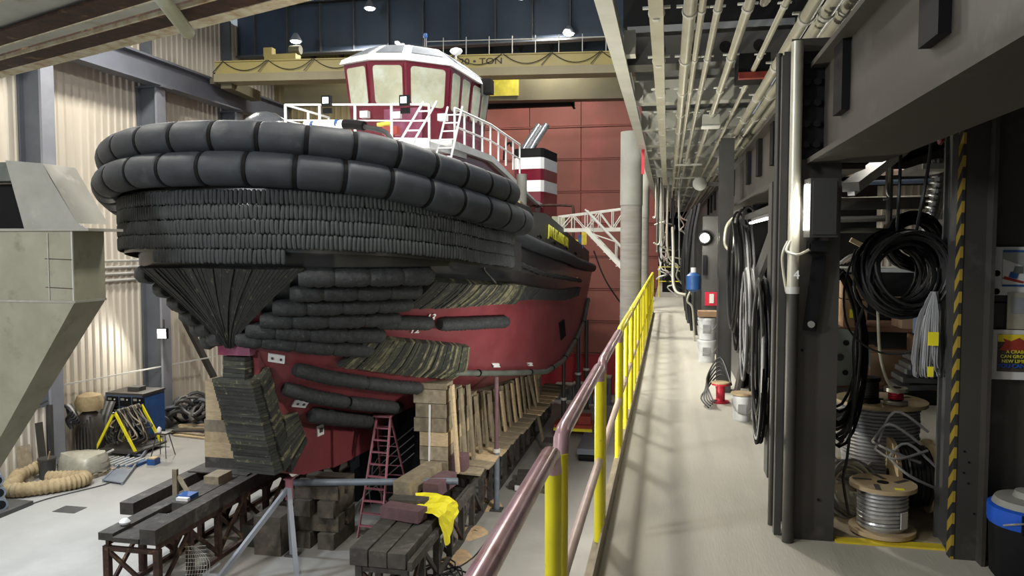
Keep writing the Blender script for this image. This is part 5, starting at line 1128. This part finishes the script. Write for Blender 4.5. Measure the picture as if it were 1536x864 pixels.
timber('wider dark timber piece on the left trestle behind the near one', (-11.1, 15.4, TL - .16), (-10.74, 19.2, TL + .17), 'darktimber')
timber('dark timber on the outer edge of the left trestle', (-11.75, 13.85, TL - .16), (-11.4, 19.3, TL - .0), 'darktimber')
timber('long timber raised behind the left trestle', (-12.3, 15.2, TL - .12), (-11.95, 20.8, TL + .16), 'darktimber')
timber('dark plank across the near end of the left trestle', (-11.38, 13.8, TL - .16), (-10.75, 15.3, TL - .06), 'darktimber')
timber('far dark timber of the left trestle beneath the skeg', (-11.7, 19.4, TL - .16), (-10.3, 30.5, TL + .1), 'darktimber')
t = thing('upright_marker', 'short post with a leaning board on the left trestle', 'post', (-11.5, 16.3, TL)); MB().b2((-11.65, 16.2, TL), (-11.53, 16.28, TL + .68)).build('post', 'oldtimber', t); MB().bar((-11.5, 16.24, TL + .5), (-11.02, 16.0, TL + .10), .06, .1).build('leaning_board', 'oldtimber', t)
t = thing('blue_box', 'small blue and white box on the left trestle', 'box', (-11.1, 15.75, TL + .17)); MB().b2((-11.12, 15.6, TL + .17), (-10.78, 15.95, TL + .27)).build('body', 'blue', t); MB().b2((-11.06, 15.5, TL + .18), (-10.76, 15.6, TL + .25)).build('white_side', 'white', t)
timber('rough brown offcut behind the blue box', (-11.2, 16.8, TL + .17), (-10.8, 17.4, TL + .36), 'oldtimber')
t = thing('crumpled_bag', 'small white crumpled bag on the near corner of the left trestle', 'bag', (-11.5, 14.3, TL)); MB().lathe([(.02, 0), (.09, .02), (.12, .07), (.07, .13), (.02, .14)], (-11.5, 14.35, TL + .0), 9).build('body', 'white', t)
# port stack of blocks holding the bow
for (z0, h, w, m, lab) in ((-4.10, .30, 1.0, 'darktimber', 'dark bottom block of the stack left of the stem'), (-3.80, .40, .5, 'timber', 'pale block second from the bottom left of the stem'), (-3.40, .28, .48, 'plywood', 'orange-brown block in the stack left of the stem'), (-3.12, .32, .45, 'oldtimber', 'grey-green block in the stack left of the stem')):
    timber(lab, (-11.95, 18.0, z0), (-11.95 + w + .45, 19.1, z0 + h), m, None, 'block', 'block')
tag(MB().prism([(-11.9, 18.0, -2.80), (-11.45, 18.0, -2.80), (-11.45, 18.0, -2.25), (-11.6, 18.0, -1.85), (-11.9, 18.0, -1.75)], (0, 1.0, 0)).build('block', 'timber'), 'tall pale wedge on top of the stack left of the stem', 'block')
timber('wide dark cribbing block under the stack left of the stem', (-12.2, 17.6, TL + .17), (-10.5, 19.2, TL + .20), 'darktimber', None, 'block', 'block')
# near platform of the right trestle
for i, x in enumerate((-6.12, -5.72, -5.33)):
    timber(['left', 'middle', 'right'][i] + ' dark timber at the near end of the right trestle', (x, 13.95, TR - .25), (x + .37, 17.3 - .2 * i, TR + .09 - .02 * i), 'darktimber')
timber('black side timber hung on the right trestle', (-4.94, 14.0, TR - .30), (-4.84, 19.0, TR - .12), 'darktimber')
timber('purple-stained timber across the right trestle', (-6.1, 15.55, TR + .10), (-5.15, 15.95, TR + .36), 'purpletimber', rot=R(-12))
timber('dark timber behind the purple one on the right trestle', (-6.15, 16.2, TR + .10), (-5.3, 16.55, TR + .34), 'darktimber')
timber('broad weathered timber lying across the right trestle before the block wall', (-6.15, 16.8, TR + .18), (-5.72, 18.6, TR + .55), 'oldtimber', rot=R(-8))
timber('brown squared timber beside the broad one', (-5.6, 17.2, TR + .10), (-5.2, 18.3, TR + .42), 'purpletimber', rot=R(-8))
# yellow tarp draped over the edge
mb = MB(); rows = []; rd = random.Random(3)
for i in range(9):
    r_ = []
    for j in range(11):
        u, w = i / 8, j / 10; x = lerp(-5.75, -4.85, min(1, w / .55)) if w < .55 else -4.83 + (w - .55) * .2; z = TR + .26 - .05 * w if w < .55 else TR + .23 - (w - .55) * (1.35 + .45 * math.sin(u * 5)); y = lerp(15.75, 17.0, u) + (.08 * math.sin(w * 9))
        r_.append((x + rd.uniform(-.03, .03), y + rd.uniform(-.03, .03), z + rd.uniform(-.03, .04)))
    rows.append(r_)
t = thing('tarp', 'bright yellow tarp draped over the right trestle', 'tarp', (-5.4, 17.1, TR)); mb.grid(rows); mb.build('sheet', 'tarp', t, smooth=False)
# ================================================================== BLOCK WALL UNDER THE HULL
HG = []
for i in range(61):
    for j in range(9):
        p = S(i / 60, j / 8 * 1.0); HG.append((p.x, p.y, p.z))
def hullz(x, y): return min(HG, key=lambda h: (h[0] - x) ** 2 + (h[1] - y) ** 2)[2]
rd = random.Random(11); ny = 17
for i in range(ny):
    y = 18.75 + i * .66; x0 = -6.25 + .04 * i; top = max(TR + .9, min(hullz(x0 + .4, y + .25) - .05, -1.75 - (y - 18.8) * .14)); z = TR + .17; k = 0
    while z < top - .12:
        h = min(.37, top - z); m = 'timber' if k == 2 else ('oldtimber' if rd.random() < .75 else 'toe')
        if h > .1:
            j = rd.uniform(-.05, .05) + (-.12 if (i == 0 and k in (3, 4, 5)) else 0)
            lab = ('fresh pale block' if k == 2 else 'weathered block') + ', %s from the bottom in the %s stack from the bow' % (ORD[k], ORD[i])
            o = MB().b2((x0 + j, y, z), (x0 + .75 + j * .3, y + .56, z + h - .015)).build('block', m); tag(o, lab, 'block', 'blocks of the wall under the hull')
        z += h; k += 1
    # leaning batten and cap board on the trestle
    if i < 15:
        o = MB().bar((x0 + 1.0, y + .1, TR + .22), (x0 + .84, y + .12, top - rd.uniform(-.1, .1)), .06, .24, (0, 1, 0)).build('batten', rd.choice(['oldtimber', 'oldtimber', 'timber'])); tag(o, 'upright batten against the %s block stack from the bow' % ORD[i], 'batten', 'battens against the block wall')
for i in range(20):
    y = 19.2 + i * .66; o = MB().box((-5.15 + .03 * i + rd.uniform(-.04, .04), y, TR + .19), (1.0, .58, .05), Matrix.Rotation(rd.uniform(-.06, .06), 3, 'Z') @ Matrix.Rotation(R(3), 3, 'Y')).build('cap_board', 'timber' if rd.random() < .6 else 'oldtimber'); tag(o, 'board lying across the right trestle, %s from the bow' % ORD[i], 'board', 'boards across the right trestle')
timber('short pink-ended block on the trestle beside the first boards', (-5.5, 18.95, TR + .22), (-5.1, 19.4, TR + .62), 'purpletimber', None, 'block', 'block')
tag(MB().bar((-6.0, 18.75, TR + .3), (-5.95, 18.68, -2.3), .04, .04).build('pale_lath', 'white'), 'thin pale lath on the first block stack', 'lath')
tag(MB().bar((-4.35, 27.6, FL), (-4.9, 27.0, -2.7), .09, .16, (0, 1, 0)).build('leaning_plank', 'oldtimber'), 'long plank leaning from the floor to the far hull', 'plank')
# timber crib, stump, dark blocks
for k in range(4):
    z = FL + k * .40
    for j in (0, 1):
        if k % 2: a, b = (-9.05, 17.35 + j * .62, z), (-7.9, 17.35 + j * .62 + .4, z + .39)
        else: a, b = (-9.0 + j * .62, 17.2, z), (-9.0 + j * .62 + .42, 18.5, z + .39)
        timber('%s timber in the %s layer of the crib beside the tripod' % (['left', 'right'][j] if not k % 2 else ['front', 'rear'][j], ['bottom', 'second', 'third', 'top'][k]), a, b, 'crib', 'timbers of the crib beside the tripod', 'crib_timber')
timber('broad upright wooden block between tripod and left trestle', (-9.75, 16.6, FL), (-9.05, 17.4, FL + .95), 'crib', None, 'block', 'block')
timber('dark wooden block lying inside the left trestle', (-10.3, 17.0, FL), (-9.9, 18.8, FL + .55), 'darktimber', None, 'block', 'block')
timber('dark block standing on the floor behind the handrail corner', (-4.15, 25.6, FL), (-3.45, 26.4, FL + .75), 'darktimber', None, 'block', 'block')
timber('dark timber lying on the floor right of the near prop', (-4.6, 23.4, FL), (-3.3, 23.8, FL + .35), 'darktimber', None, 'block', 'block', R(8))
timber('low dark timber with a pale side on the floor', (-4.7, 22.6, FL), (-3.5, 22.9, FL + .22), 'darktimber', None, 'block', 'block', R(-10))
timber('pale board lying against the low dark timber', (-4.5, 22.50, FL + .03), (-3.9, 22.55, FL + .18), 'white', None, 'board', 'board', R(-10))
# tripod jack stand
t = thing('tripod_stand', 'grey steel tripod jack with a red head under the skeg', 'stand', (-8.7, 16.2, FL)); ap = (-8.72, 16.45, -3.72)
for f in ((-9.75, 14.9, FL), (-8.82, 16.75, FL), (-7.95, 15.3, FL)): MB().bar(f, (ap[0], ap[1] - .02, ap[2] - .2), .10, .10).build('leg', 'colgrey2', t); MB().box((f[0], f[1], FL + .02), (.3, .3, .03)).build('foot_plate', 'steel', t)
MB().lathe([(.09, 0), (.09, .5)], (ap[0], ap[1], ap[2] - .5), 12).build('head_tube', 'redpink', t); MB().box((ap[0], ap[1], ap[2] + .0), (.2, .2, .03)).build('head_plate', 'redpink', t)
tag(MB().tube((-9.0, 17.05, -4.02), (-4.95, 17.75, -3.95), .085, 12).build('level_pipe', 'pipeblue'), 'grey-blue pipe running level from the skeg behind the ladder', 'pipe')
# stepladder
t = thing('stepladder', 'pink overspray-covered stepladder standing beside the block wall', 'ladder', (-7.3, 18.8, FL)); tp = -2.72
fl_, fr_ = Vector((-7.72, 18.1, FL)), Vector((-7.05, 18.05, FL)); tl_, tr_ = Vector((-7.50, 18.95, tp)), Vector((-7.12, 18.95, tp)); bl_, br_ = Vector((-7.85, 20.2, FL)), Vector((-6.95, 20.2, FL))
for a, b in ((fl_, tl_), (fr_, tr_)): MB().bar(a, b, .035, .09, (0, 1, 0)).build('front_rail', 'redpink', t)
for a, b in ((bl_, tl_), (br_, tr_)): MB().bar(a, b, .035, .06, (0, 1, 0)).build('rear_rail', 'redpink', t)
for i in range(1, 10): k = i / 10; MB().bar(fl_.lerp(tl_, k), fr_.lerp(tr_, k), .09, .03).build('step', 'redpink', t)
for i in range(1, 10, 1): k = i / 10; MB().bar(bl_.lerp(tl_, k), br_.lerp(tr_, k), .03, .02).build('rear_brace', 'redpink', t)
MB().box((tl_ + tr_) / 2 + Vector((0, 0, .02)), (.48, .3, .05)).build('top_cap', 'redpink', t)
# props
for (x, y, zt_, r, lab, m) in ((-4.68, 20.84, -1.9, .085, 'near dark steel prop pole between trestle and handrail', 'pipeblue'), (-4.01, 30.06, -2.6, .10, 'grey prop pole under the aft hull', 'steelb'), (-3.95, 34.6, -2.0, .12, 'left of the two tall dark props near the red door', 'steel'), (-3.6, 34.8, -1.6, .12, 'right of the two tall dark props near the red door', 'steelb')):
    t = thing('prop_pole', lab, 'prop', (x, y, FL)); MB().tube((x, y, FL), (x, y, lerp(FL, zt_, .45)), r, 12).build('outer_tube', m, t); MB().tube((x, y, lerp(FL, zt_, .45)), (x, y, zt_), r * .75, 12).build('inner_tube', m if y > 22 else 'purpletimber', t)
    MB().lathe([(r * 1.25, -.05), (r * 1.25, .05)], (x, y, lerp(FL, zt_, .45)), 12).build('collar', 'galv', t); MB().box((x, y, FL + .02), (.35, .35, .03)).build('base_plate', 'steel', t)
# red low cart far
t = thing('low_cart', 'low red and yellow cart on the floor by the aft prop', 'cart', (-3.6, 29.9, FL)); MB().b2((-4.3, 29.4, FL + .35), (-2.8, 30.5, FL + .5)).build('deck', 'valve', t); MB().b2((-4.3, 29.3, FL + .28), (-2.8, 29.4, FL + .38)).build('yellow_edge', 'tarp', t); MB().b2((-3.4, 29.7, FL + .5), (-2.9, 30.3, FL + .8)).build('machine', 'valve', t)
for x in (-4.1, -3.0): MB().lathe([(.17, -.06), (.17, .06)], (x, 29.5, FL + .17), 14, 'Y').build('wheel', 'black', t)
t = thing('grey_skid', 'grey wheeled skid farther along the handrail', 'cart', (-2.6, 27.2, FL)); MB().b2((-3.0, 26.0, FL + .3), (-2.3, 28.4, FL + .5)).build('deck', 'colgrey', t)
for y in (26.3, 28.1): MB().lathe([(.15, -.3), (.15, .3)], (-2.65, y, FL + .15), 12, 'X').build('roller', 'black', t)
for (x, y, w, h, lab) in ((-3.9, 36.2, .9, .9, 'grey machine box at the foot of the red door'), (-2.9, 36.0, .7, 1.3, 'taller grey machine at the foot of the red door'), (-4.9, 37.0, .8, .7, 'dark crate left of the machines at the red door')):
    t = thing('machine_box', lab, 'machine', (x, y, FL)); MB().box((x, y, FL + h / 2), (w, .6, h)).build('body', 'colgrey', t); MB().box((x, y - .31, FL + h * .6), (w * .7, .02, h * .4)).build('panel', 'steel', t); MB().box((x, y, FL + h + .03), (w * 1.05, .65, .06)).build('lid', 'plategrey', t)
# sawdust, cables on floor
def heap(cx, cy, r, h, m, lab, seed):
    rd = random.Random(seed); mb = MB(); n = 16; rows = []
    for i in range(5):
        k = i / 4; rows.append([(cx + r * k * math.cos(a) * (1 + .2 * math.sin(3 * a + seed)), cy + 1.5 * r * k * math.sin(a), FL + .004 + h * (1 - k ** 1.5) * rd.uniform(.6, 1.1)) for a in [2 * math.pi * j / n for j in range(n)] + [0]])
    mb.grid(rows); mb.sm = True; o = mb.build('sawdust_heap', m); return tag(o, lab, 'sawdust', None, 'stuff')
heap(-4.95, 19.0, .38, .10, 'sawdust', 'sawdust spilled beside the right trestle, middle heap', 1); heap(-4.9, 17.4, .35, .06, 'sawdust', 'sawdust spilled beside the right trestle, nearest heap', 2); heap(-5.0, 21.2, .4, .10, 'sawdust', 'sawdust spilled beside the near prop', 3)
heap(-10.9, 18.9, .01, .01, 'sawdust', 'sawdust dusting on the left trestle', 4)
rd = random.Random(5)
for i in range(7):
    x, y = -4.9 + rd.uniform(-.2, .3), 15.9 + rd.uniform(-.3, .6); pts = [(x + rd.uniform(.25, .45) * math.cos(a), y + rd.uniform(.3, .7) * math.sin(a), FL + .02 + .01 * i) for a in [2 * math.pi * k / 12 for k in range(12)]]
    tag(MB().path(pts, .018, 5, closed=True).build('floor_cable', 'cable'), 'black cable tangle on the floor beside the right trestle', 'cable', 'cable tangle beside the right trestle')
tag(MB().path([(-4.9, 16.3, FL + .02), (-4.5, 17.4, FL + .02), (-4.4, 18.6, FL + .02), (-4.2, 19.6, FL + .02), (-4.4, 20.6, FL + .02)], .018, 5).build('floor_cable', 'cable'), 'black cable running along the floor to the near prop', 'cable')
# black sheet painting the deep shade under the hull behind the ladder
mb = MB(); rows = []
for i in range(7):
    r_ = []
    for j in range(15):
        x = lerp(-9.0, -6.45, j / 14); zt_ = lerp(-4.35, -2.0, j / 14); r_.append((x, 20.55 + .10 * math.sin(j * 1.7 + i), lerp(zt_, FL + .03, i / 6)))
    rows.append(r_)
mb.grid(rows); mb.sm = True; tag(mb.build('underhull_shade_sheet', 'black'), 'black sheet added for the deep shade under the hull behind the ladder', 'sheet')
for i in range(4): tag(MB().path([(-8.6 + i * .35, 18.9 + i * .3, FL + .05 + i * .1), (-7.9, 19.6, -4.9 + .2 * i), (-7.0, 20.5, -4.1 + .25 * i)], .015, 5).build('thin_line', 'cableg'), 'thin line strung in the dark under the hull', 'line', 'thin lines under the hull')
# wire mesh scrap at near left trestle
t = thing('mesh_scrap', 'curled scrap of wire mesh leaning at the left trestle', 'mesh', (-10.3, 15.0, FL)); mb = MB()
for i in range(9): mb.path([(-10.45 + i * .05, 14.9 + .03 * i, FL + .02), (-10.4 + i * .045, 14.95 + .03 * i, FL + .4), (-10.42 + i * .02, 15.0, FL + .8)], .006, 4)
for k in range(9): mb.path([(-10.45, 14.9, FL + .08 + k * .09), (-10.05, 15.1, FL + .06 + k * .09)], .006, 4)
tag(mb.build('mesh', 'galv', t), None, kind='stuff')
# ================================================================== LEFT BAY CLUTTER
# cream partition
struct(corrugated(-20.2, 15.0, -20.2, 21.6, FL, FL + 2.15, pitch=.3).build('wall_partition', 'corr', fixn=False)); t = thing('scrap_pile', 'dark scrap lying on the low cream partition', 'scrap', (-20.4, 20.5, FL + 2.15))
for i in range(6): MB().bar((-20.5 + .05 * i, 19.6 + .3 * i, FL + 2.2), (-20.1, 20.6 + .2 * i, FL + 2.25 + .05 * (i % 3)), .06, .05).build('strip', 'steel', t)
tag(MB().bar((-20.12, 21.7, FL + 2.2), (-20.12, 21.7, FL), .16, .1, (0, 1, 0)).build('partition_post', 'steel'), 'dark post at the end of the low cream partition', 'post')
# welder rack
t = thing('welding_rack', 'dark blue rack of welding machines against the left wall', 'welder', (-20.3, 25.9, FL)); x0, x1, y0, y1 = -20.88, -19.3, 25.2, 26.5
MB().b2((x0, y0, FL + .12), (x1, y1, FL + 1.85)).build('cabinet', 'darkblue', t); MB().b2((x1, y0 + .1, FL + .3), (x1 + .03, y1 - .05, FL + 1.75)).build('blue_side_panel', 'blue', t); MB().b2((x0, y0, FL + 1.85), (x1 + .05, y1, FL + 1.92)).build('top_plate', 'steelb', t)
for i in range(3):
    for j in range(4):
        bx, bz = x0 + .1 + i * .54, FL + .2 + j * .41; o = MB().b2((bx, y0 - .04, bz), (bx + .46, y0, bz + .35)).build('power_unit', 'black', t)
        MB().b2((bx + .05, y0 - .05, bz + .22), (bx + .2, y0 - .04, bz + .3)).build('gauge', 'plategrey', o); MB().lathe([(.03, -.02), (.03, 0)], (bx + .33, y0 - .04, bz + .25), 8, 'Y').build('knob', 'paper', o)
MB().box((x0 + .9, y0 + .6, FL + 2.0), (.5, .4, .16)).build('top_tool', 'steel', t)
for i in range(5): tag(MB().path([(-20.8 + .1 * i, 25.1, FL + 1.6), (-20.75 + .1 * i, 24.7, FL + 1.0), (-20.7 + .1 * i, 24.6, FL + .4), (-20.5 + .1 * i, 24.7, FL + .08)], .05, 7).build('welding_hose', 'cableg' if i % 2 else 'steel'), 'grey hose hanging at the left of the welding rack', 'hose', 'hoses left of the welding rack')
# yellow A-frame with cables
t = thing('cable_cart', 'yellow A-frame cart heaped with dark cables', 'cart', (-19.2, 23.9, FL)); MB().b2((-20.1, 23.5, FL + .12), (-18.3, 25.2, FL + .2)).build('base_plate', 'steelb', t)
for y in (23.6, 25.0):
    for sx in (-1, 1): MB().bar((-19.2 + sx * .8, y, FL + .2), (-19.2 + sx * .02, y, FL + 1.55), .09, .06, (0, 1, 0)).build('frame_leg', 'yellow', t)
MB().tube((-19.2, 23.5, FL + 1.55), (-19.2, 25.1, FL + 1.55), .03, 8).build('ridge_bar', 'steel', t)
rd = random.Random(8)
for i in range(46):
    y = 23.75 + 1.25 * rd.random(); sx = rd.choice([1, 1, -1]); w = rd.uniform(.25, .85); h = rd.uniform(.5, 1.35)
    MB().path([(-19.2 - sx * .1, y, FL + 1.5), (-19.2, y, FL + 1.6), (-19.2 + sx * w * .4, y + .05, FL + 1.45 - h * .3), (-19.2 + sx * w * .9, y + rd.uniform(-.1, .1), FL + 1.5 - h * .8), (-19.2 + sx * w * .6, y, FL + 1.55 - h)], .028, 5).build('draped_cable', rd.choice(['cable', 'toe', 'steel', 'steelb']), t)
# saw horse stool
t = thing('stool', 'small steel trestle stool near the cable cart', 'stool', (-17.5, 23.9, FL)); MB().b2((-17.75, 23.75, FL + .8), (-17.3, 24.05, FL + .86)).build('top', 'steelb', t)
for sx in (-.25, .25):
    for sy in (-.2, .2): MB().bar((-17.52 + sx * 1.2, 23.9 + sy * 1.3, FL), (-17.52 + sx * .7, 23.9 + sy * .5, FL + .8), .03, .03).build('leg', 'steel', t)
MB().bar((-17.8, 23.9, FL + .35), (-17.25, 23.9, FL + .35), .02, .02).build('stretcher', 'steel', t); MB().lathe([(.07, .86), (.08, .98), (.03, 1.05)], (-17.65, 23.9, FL), 10).build('tin', 'white', t)
# wrapped pallet
t = thing('wrapped_pallet', 'pallet wrapped in cloudy plastic sheeting', 'pallet', (-18.7, 21.6, FL)); rm = Matrix.Rotation(R(-12), 3, 'Z')
for i in range(4): MB().box(Vector((-18.7, 21.5, FL + .13)) + rm @ Vector((0, -.5 + i * .33, 0)), (1.6, .14, .03), rm).build('slat', 'toe', t)
for i in range(3): MB().box(Vector((-18.7, 21.5, FL + .06)) + rm @ Vector((-.7 + i * .7, 0, 0)), (.12, 1.15, .1), rm).build('bearer', 'toe', t)
mb = MB(); rows = []; rd = random.Random(2)
for i in range(8):
    k = i / 7; f = 1 - .25 * k ** 3; r_ = []
    for j in range(21):
        a = 2 * math.pi * j / 20; cx = math.copysign(abs(math.cos(a)) ** .45, math.cos(a)); cy = math.copysign(abs(math.sin(a)) ** .45, math.sin(a)); rr = 1 + (.04 * math.sin(7 * a + 3 * i) if j not in (0, 20) else 0)
        v = rm @ Vector((cx * .75 * f * rr, cy * .55 * f * rr, 0)); r_.append((-18.7 + v.x, 21.5 + v.y, FL + .15 + .55 * min(1, k * 1.15) + (.05 * math.sin(a * 2) if k > .8 else 0)))
    r_[-1] = r_[0]; rows.append(r_)
rows.append([(-18.7, 21.5, FL + .76)] * 21); mb.grid(rows); mb.sm = True; mb.build('plastic_cover', 'plastic', t)
# steel ramp frame lying on floor
t = thing('ramp_frame', 'long grey-green steel frame lying on the floor', 'frame', (-17.6, 22.5, FL)); a0, a1, b0, b1 = Vector((-17.45, 20.85, FL + .05)), Vector((-16.65, 20.7, FL + .05)), Vector((-18.9, 24.3, FL + .1)), Vector((-18.45, 24.3, FL + .1))
MB().bar(a0, b0, .06, .1).build('side_rail', 'pipeblue', t); MB().bar(a1, b1, .06, .1).build('side_rail', 'pipeblue', t); MB().prism([a0, a1, a1.lerp(b1, .33), a0.lerp(b0, .33)], (0, 0, .03)).build('plate', 'pipeblue', t)
for k in (.5, .65, .8, .93, 1): MB().bar(a0.lerp(b0, k), a1.lerp(b1, k), .05, .05).build('rung', 'pipeblue', t)
t = thing('tool_tray', 'blue tool tray under the steel frame', 'tray', (-18.0, 22.9, FL)); MB().b2((-18.4, 22.5, FL), (-17.5, 23.1, FL + .1)).build('tray', 'blue', t)
for i in range(7): MB().bar((-18.9 + .2 * i, 22.2, FL + .12), (-18.7 + .2 * i, 22.9, FL + .2), .05, .05).build('bar', 'galv', t)
t = thing('orange_box', 'small blue and orange carton beside the steel frame', 'box', (-17.2, 23.0, FL)); MB().b2((-17.35, 22.8, FL), (-17.05, 23.1, FL + .2)).build('body', 'blue', t); MB().b2((-17.33, 22.82, FL + .2), (-17.07, 23.08, FL + .24)).build('lid', 'plywood', t)
# ribbed tan duct
pts = [(-19.85, 20.9, FL + .35), (-19.9, 20.2, FL + .3), (-19.55, 19.6, FL + .22), (-19.3, 19.15, FL + .22), (-18.9, 19.05, FL + .22), (-18.4, 19.4, FL + .22), (-17.95, 19.9, FL + .22), (-17.75, 20.35, FL + .22), (-18.0, 20.6, FL + .2), (-18.5, 20.45, FL + .2), (-19.0, 20.3, FL + .2)]
sp = smooth(pts, 9); tag(MB().path(sp, .2, 14, rr=[.19 + .04 * (i % 2) + random.uniform(-.008, .008) for i in range(len(sp))]).build('ribbed_duct', 'tan'), 'tan ribbed ventilation duct curled on the floor', 'duct')
# stack of tubes at left edge
k = 0
for z, xs_ in ((.17, (-18.6, -18.15)), (.5, (-18.65, -18.2)), (.85, (-18.7, -18.25)), (1.15, (-18.6,))):
    for x in xs_:
        t = thing('blue_tube', ['grey-blue tube at the left edge, bottom row', 'grey-blue tube at the left edge, bottom right', 'grey-blue tube at the left edge, second row left', 'grey-blue tube with open end, second row right', 'grey-blue tube, third row left', 'grey-blue tube with open end, third row right', 'topmost grey-blue tube at the left edge'][k], 'tube', (x, 17.8, FL), 'tubes at the left edge'); k += 1
        MB().tube((x - 1.0, 18.6, FL + z + .1), (x, 17.75, FL + z + .1), .16, 14).build('shell', 'pipeblue', t); d_ = Vector((1, -.85, 0)).normalized(); p = Vector((x, 17.75, FL + z + .1)); MB().path([p, p + d_ * .03], .175, 14).build('flange', 'pipeblue', t); MB().path([p + d_ * .03, p + d_ * .034], .125, 12).build('bore', 'black', t)
tag(MB().b2((-19.4, 17.4, FL), (-17.9, 18.6, FL + .12)).build('tube_skid', 'steel'), 'dark skid under the tubes at the left edge', 'skid')
# boards leaning on the partition, trash can, rods, welding curtains
for i, (x, y, w, h, m) in enumerate(((-20.0, 20.35, .5, 1.15, 'toe'), (-19.95, 20.95, .28, 1.75, 'steelb'))): tag(MB().bar((x + .25, y, FL), (x, y + .1, FL + h), .04, w, (0, 1, 0)).build('leaning_board', m), ['short grey board leaning on the cream partition', 'tall narrow board leaning on the cream partition'][i], 'board')
t = thing('waste_drum', 'dark drum beside the coiled duct', 'drum', (-19.7, 20.7, FL)); MB().lathe([(.22, 0), (.26, .65), (.27, .66)], (-19.5, 20.85, FL), 16).build('body', 'steel', t); MB().lathe([(.275, .62), (.275, .67)], (-19.5, 20.85, FL), 16).build('rim', 'steelb', t); MB().bar((-19.5, 20.8, FL + .3), (-19.15, 20.6, FL + .95), .03, .03).build('yellow_stick', 'plywood', t)
rd = random.Random(6)
for i in range(9): tag(MB().bar((-19.6 + rd.uniform(-.2, .7), 21.4 + rd.uniform(-.3, .4), FL + .05), (-19.2 + rd.uniform(-.4, .8), 22.2 + rd.uniform(-.3, .5), FL + .35 + rd.uniform(0, .35)), .05, .05).build('scrap_bar', 'galv' if i % 2 else 'steel'), 'scrap steel bar heaped left of the wrapped pallet', 'bar', 'scrap bars left of the wrapped pallet')
for i in range(5): tag(MB().tube((-20.3 + .1 * i, 23.1 + .05 * i, FL), (-20.35 + .12 * i, 23.2, FL + 1.0 + .12 * i), .035, 7).build('standing_rod', 'steelb'), 'rod standing against the left wall before the welding rack', 'rod', 'rods at the left wall')
for (x, y, z, w, h, m, lab) in ((-20.35, 23.75, 0, .8, 1.6, 'steelb', 'grey-brown cloth covered pile against the left wall'), (-20.35, 23.75, 1.6, .8, .6, 'tan', 'tan cover on top of the grey-brown pile at the left wall')):
    mb = MB(); mb.lathe([(w * .55, 0), (w * .6, h * .5), (w * .5, h * .85), (w * .2, h), (.02, h)], (x, y, FL + z), 11); tag(mb.build('covered_pile', m), lab, 'pile')
for i in range(6): tag(MB().path([(-20.3, 22.5 + .06 * i, FL + 2.0), (-20.0, 22.5 + .08 * i, FL + 1.8 - .1 * i), (-20.2, 22.5, FL + 1.5), (-20.1, 22.6, FL + 1.2 + .1 * i), (-20.25, 22.6, FL + 1.9)], .05, 6).build('wall_hose', 'cable'), 'dark cable clump hung on the left wall', 'cable', 'dark cables on the left wall')
# pile of dark hoses behind the bow
for i in range(34):
    cx, cy = -20.1 + rd.uniform(-.3, 2.3), 27.6 + rd.uniform(0, 2.0); z = FL + .1 + rd.uniform(0, 1.1) * (1 - abs(cx + 19) / 3); ra, rb = rd.uniform(.35, .8), rd.uniform(.3, .6); ph = rd.uniform(0, 6)
    pts = [(cx + ra * math.cos(a + ph), cy + rb * math.sin(a + ph), z + .18 * math.sin(2 * a)) for a in [k * 5.2 / 12 for k in range(13)]]
    tag(MB().path(pts, .075, 7).build('floor_hose', 'steel' if i % 3 else 'colgrey'), 'thick dark hose in the pile by the left wall behind the bow', 'hose', 'hose pile behind the bow')
# lumber pile
for i in range(9): tag(MB().box((-18.4 + rd.uniform(-.3, .5), 26.5 + i * .16, FL + .05 + .07 * (i % 3)), (1.7, .2, .06), Matrix.Rotation(rd.uniform(-.2, .3), 3, 'Z')).build('floor_board', ['timber', 'oldtimber', 'steelb', 'purpletimber'][i % 4]), 'loose board lying on the floor left of the stem', 'board', 'boards on the floor left of the stem')
t = thing('plastic_scrap', 'pale scrap of plastic on the open floor', 'scrap', (-14.9, 22, FL)); MB().lathe([(.45, 0), (.3, .05), (.1, .09), (.02, .09)], (-15.0, 21.5, FL), 9).build('sheet', 'white', t)
tag(MB().b2((-16.9, 18.2, FL), (-16.2, 18.7, FL + .012)).build('floor_drain', 'steel'), 'dark square drain cover in the hall floor', 'drain')
tag(MB().path([(-18.0, 17.6, FL + .015), (-17.9, 19.0, FL + .015), (-17.2, 20.6, FL + .015), (-17.3, 21.4, FL + .015)], .025, 5).build('floor_cable', 'steel'), 'dark cord running along the hall floor past the duct', 'cord')
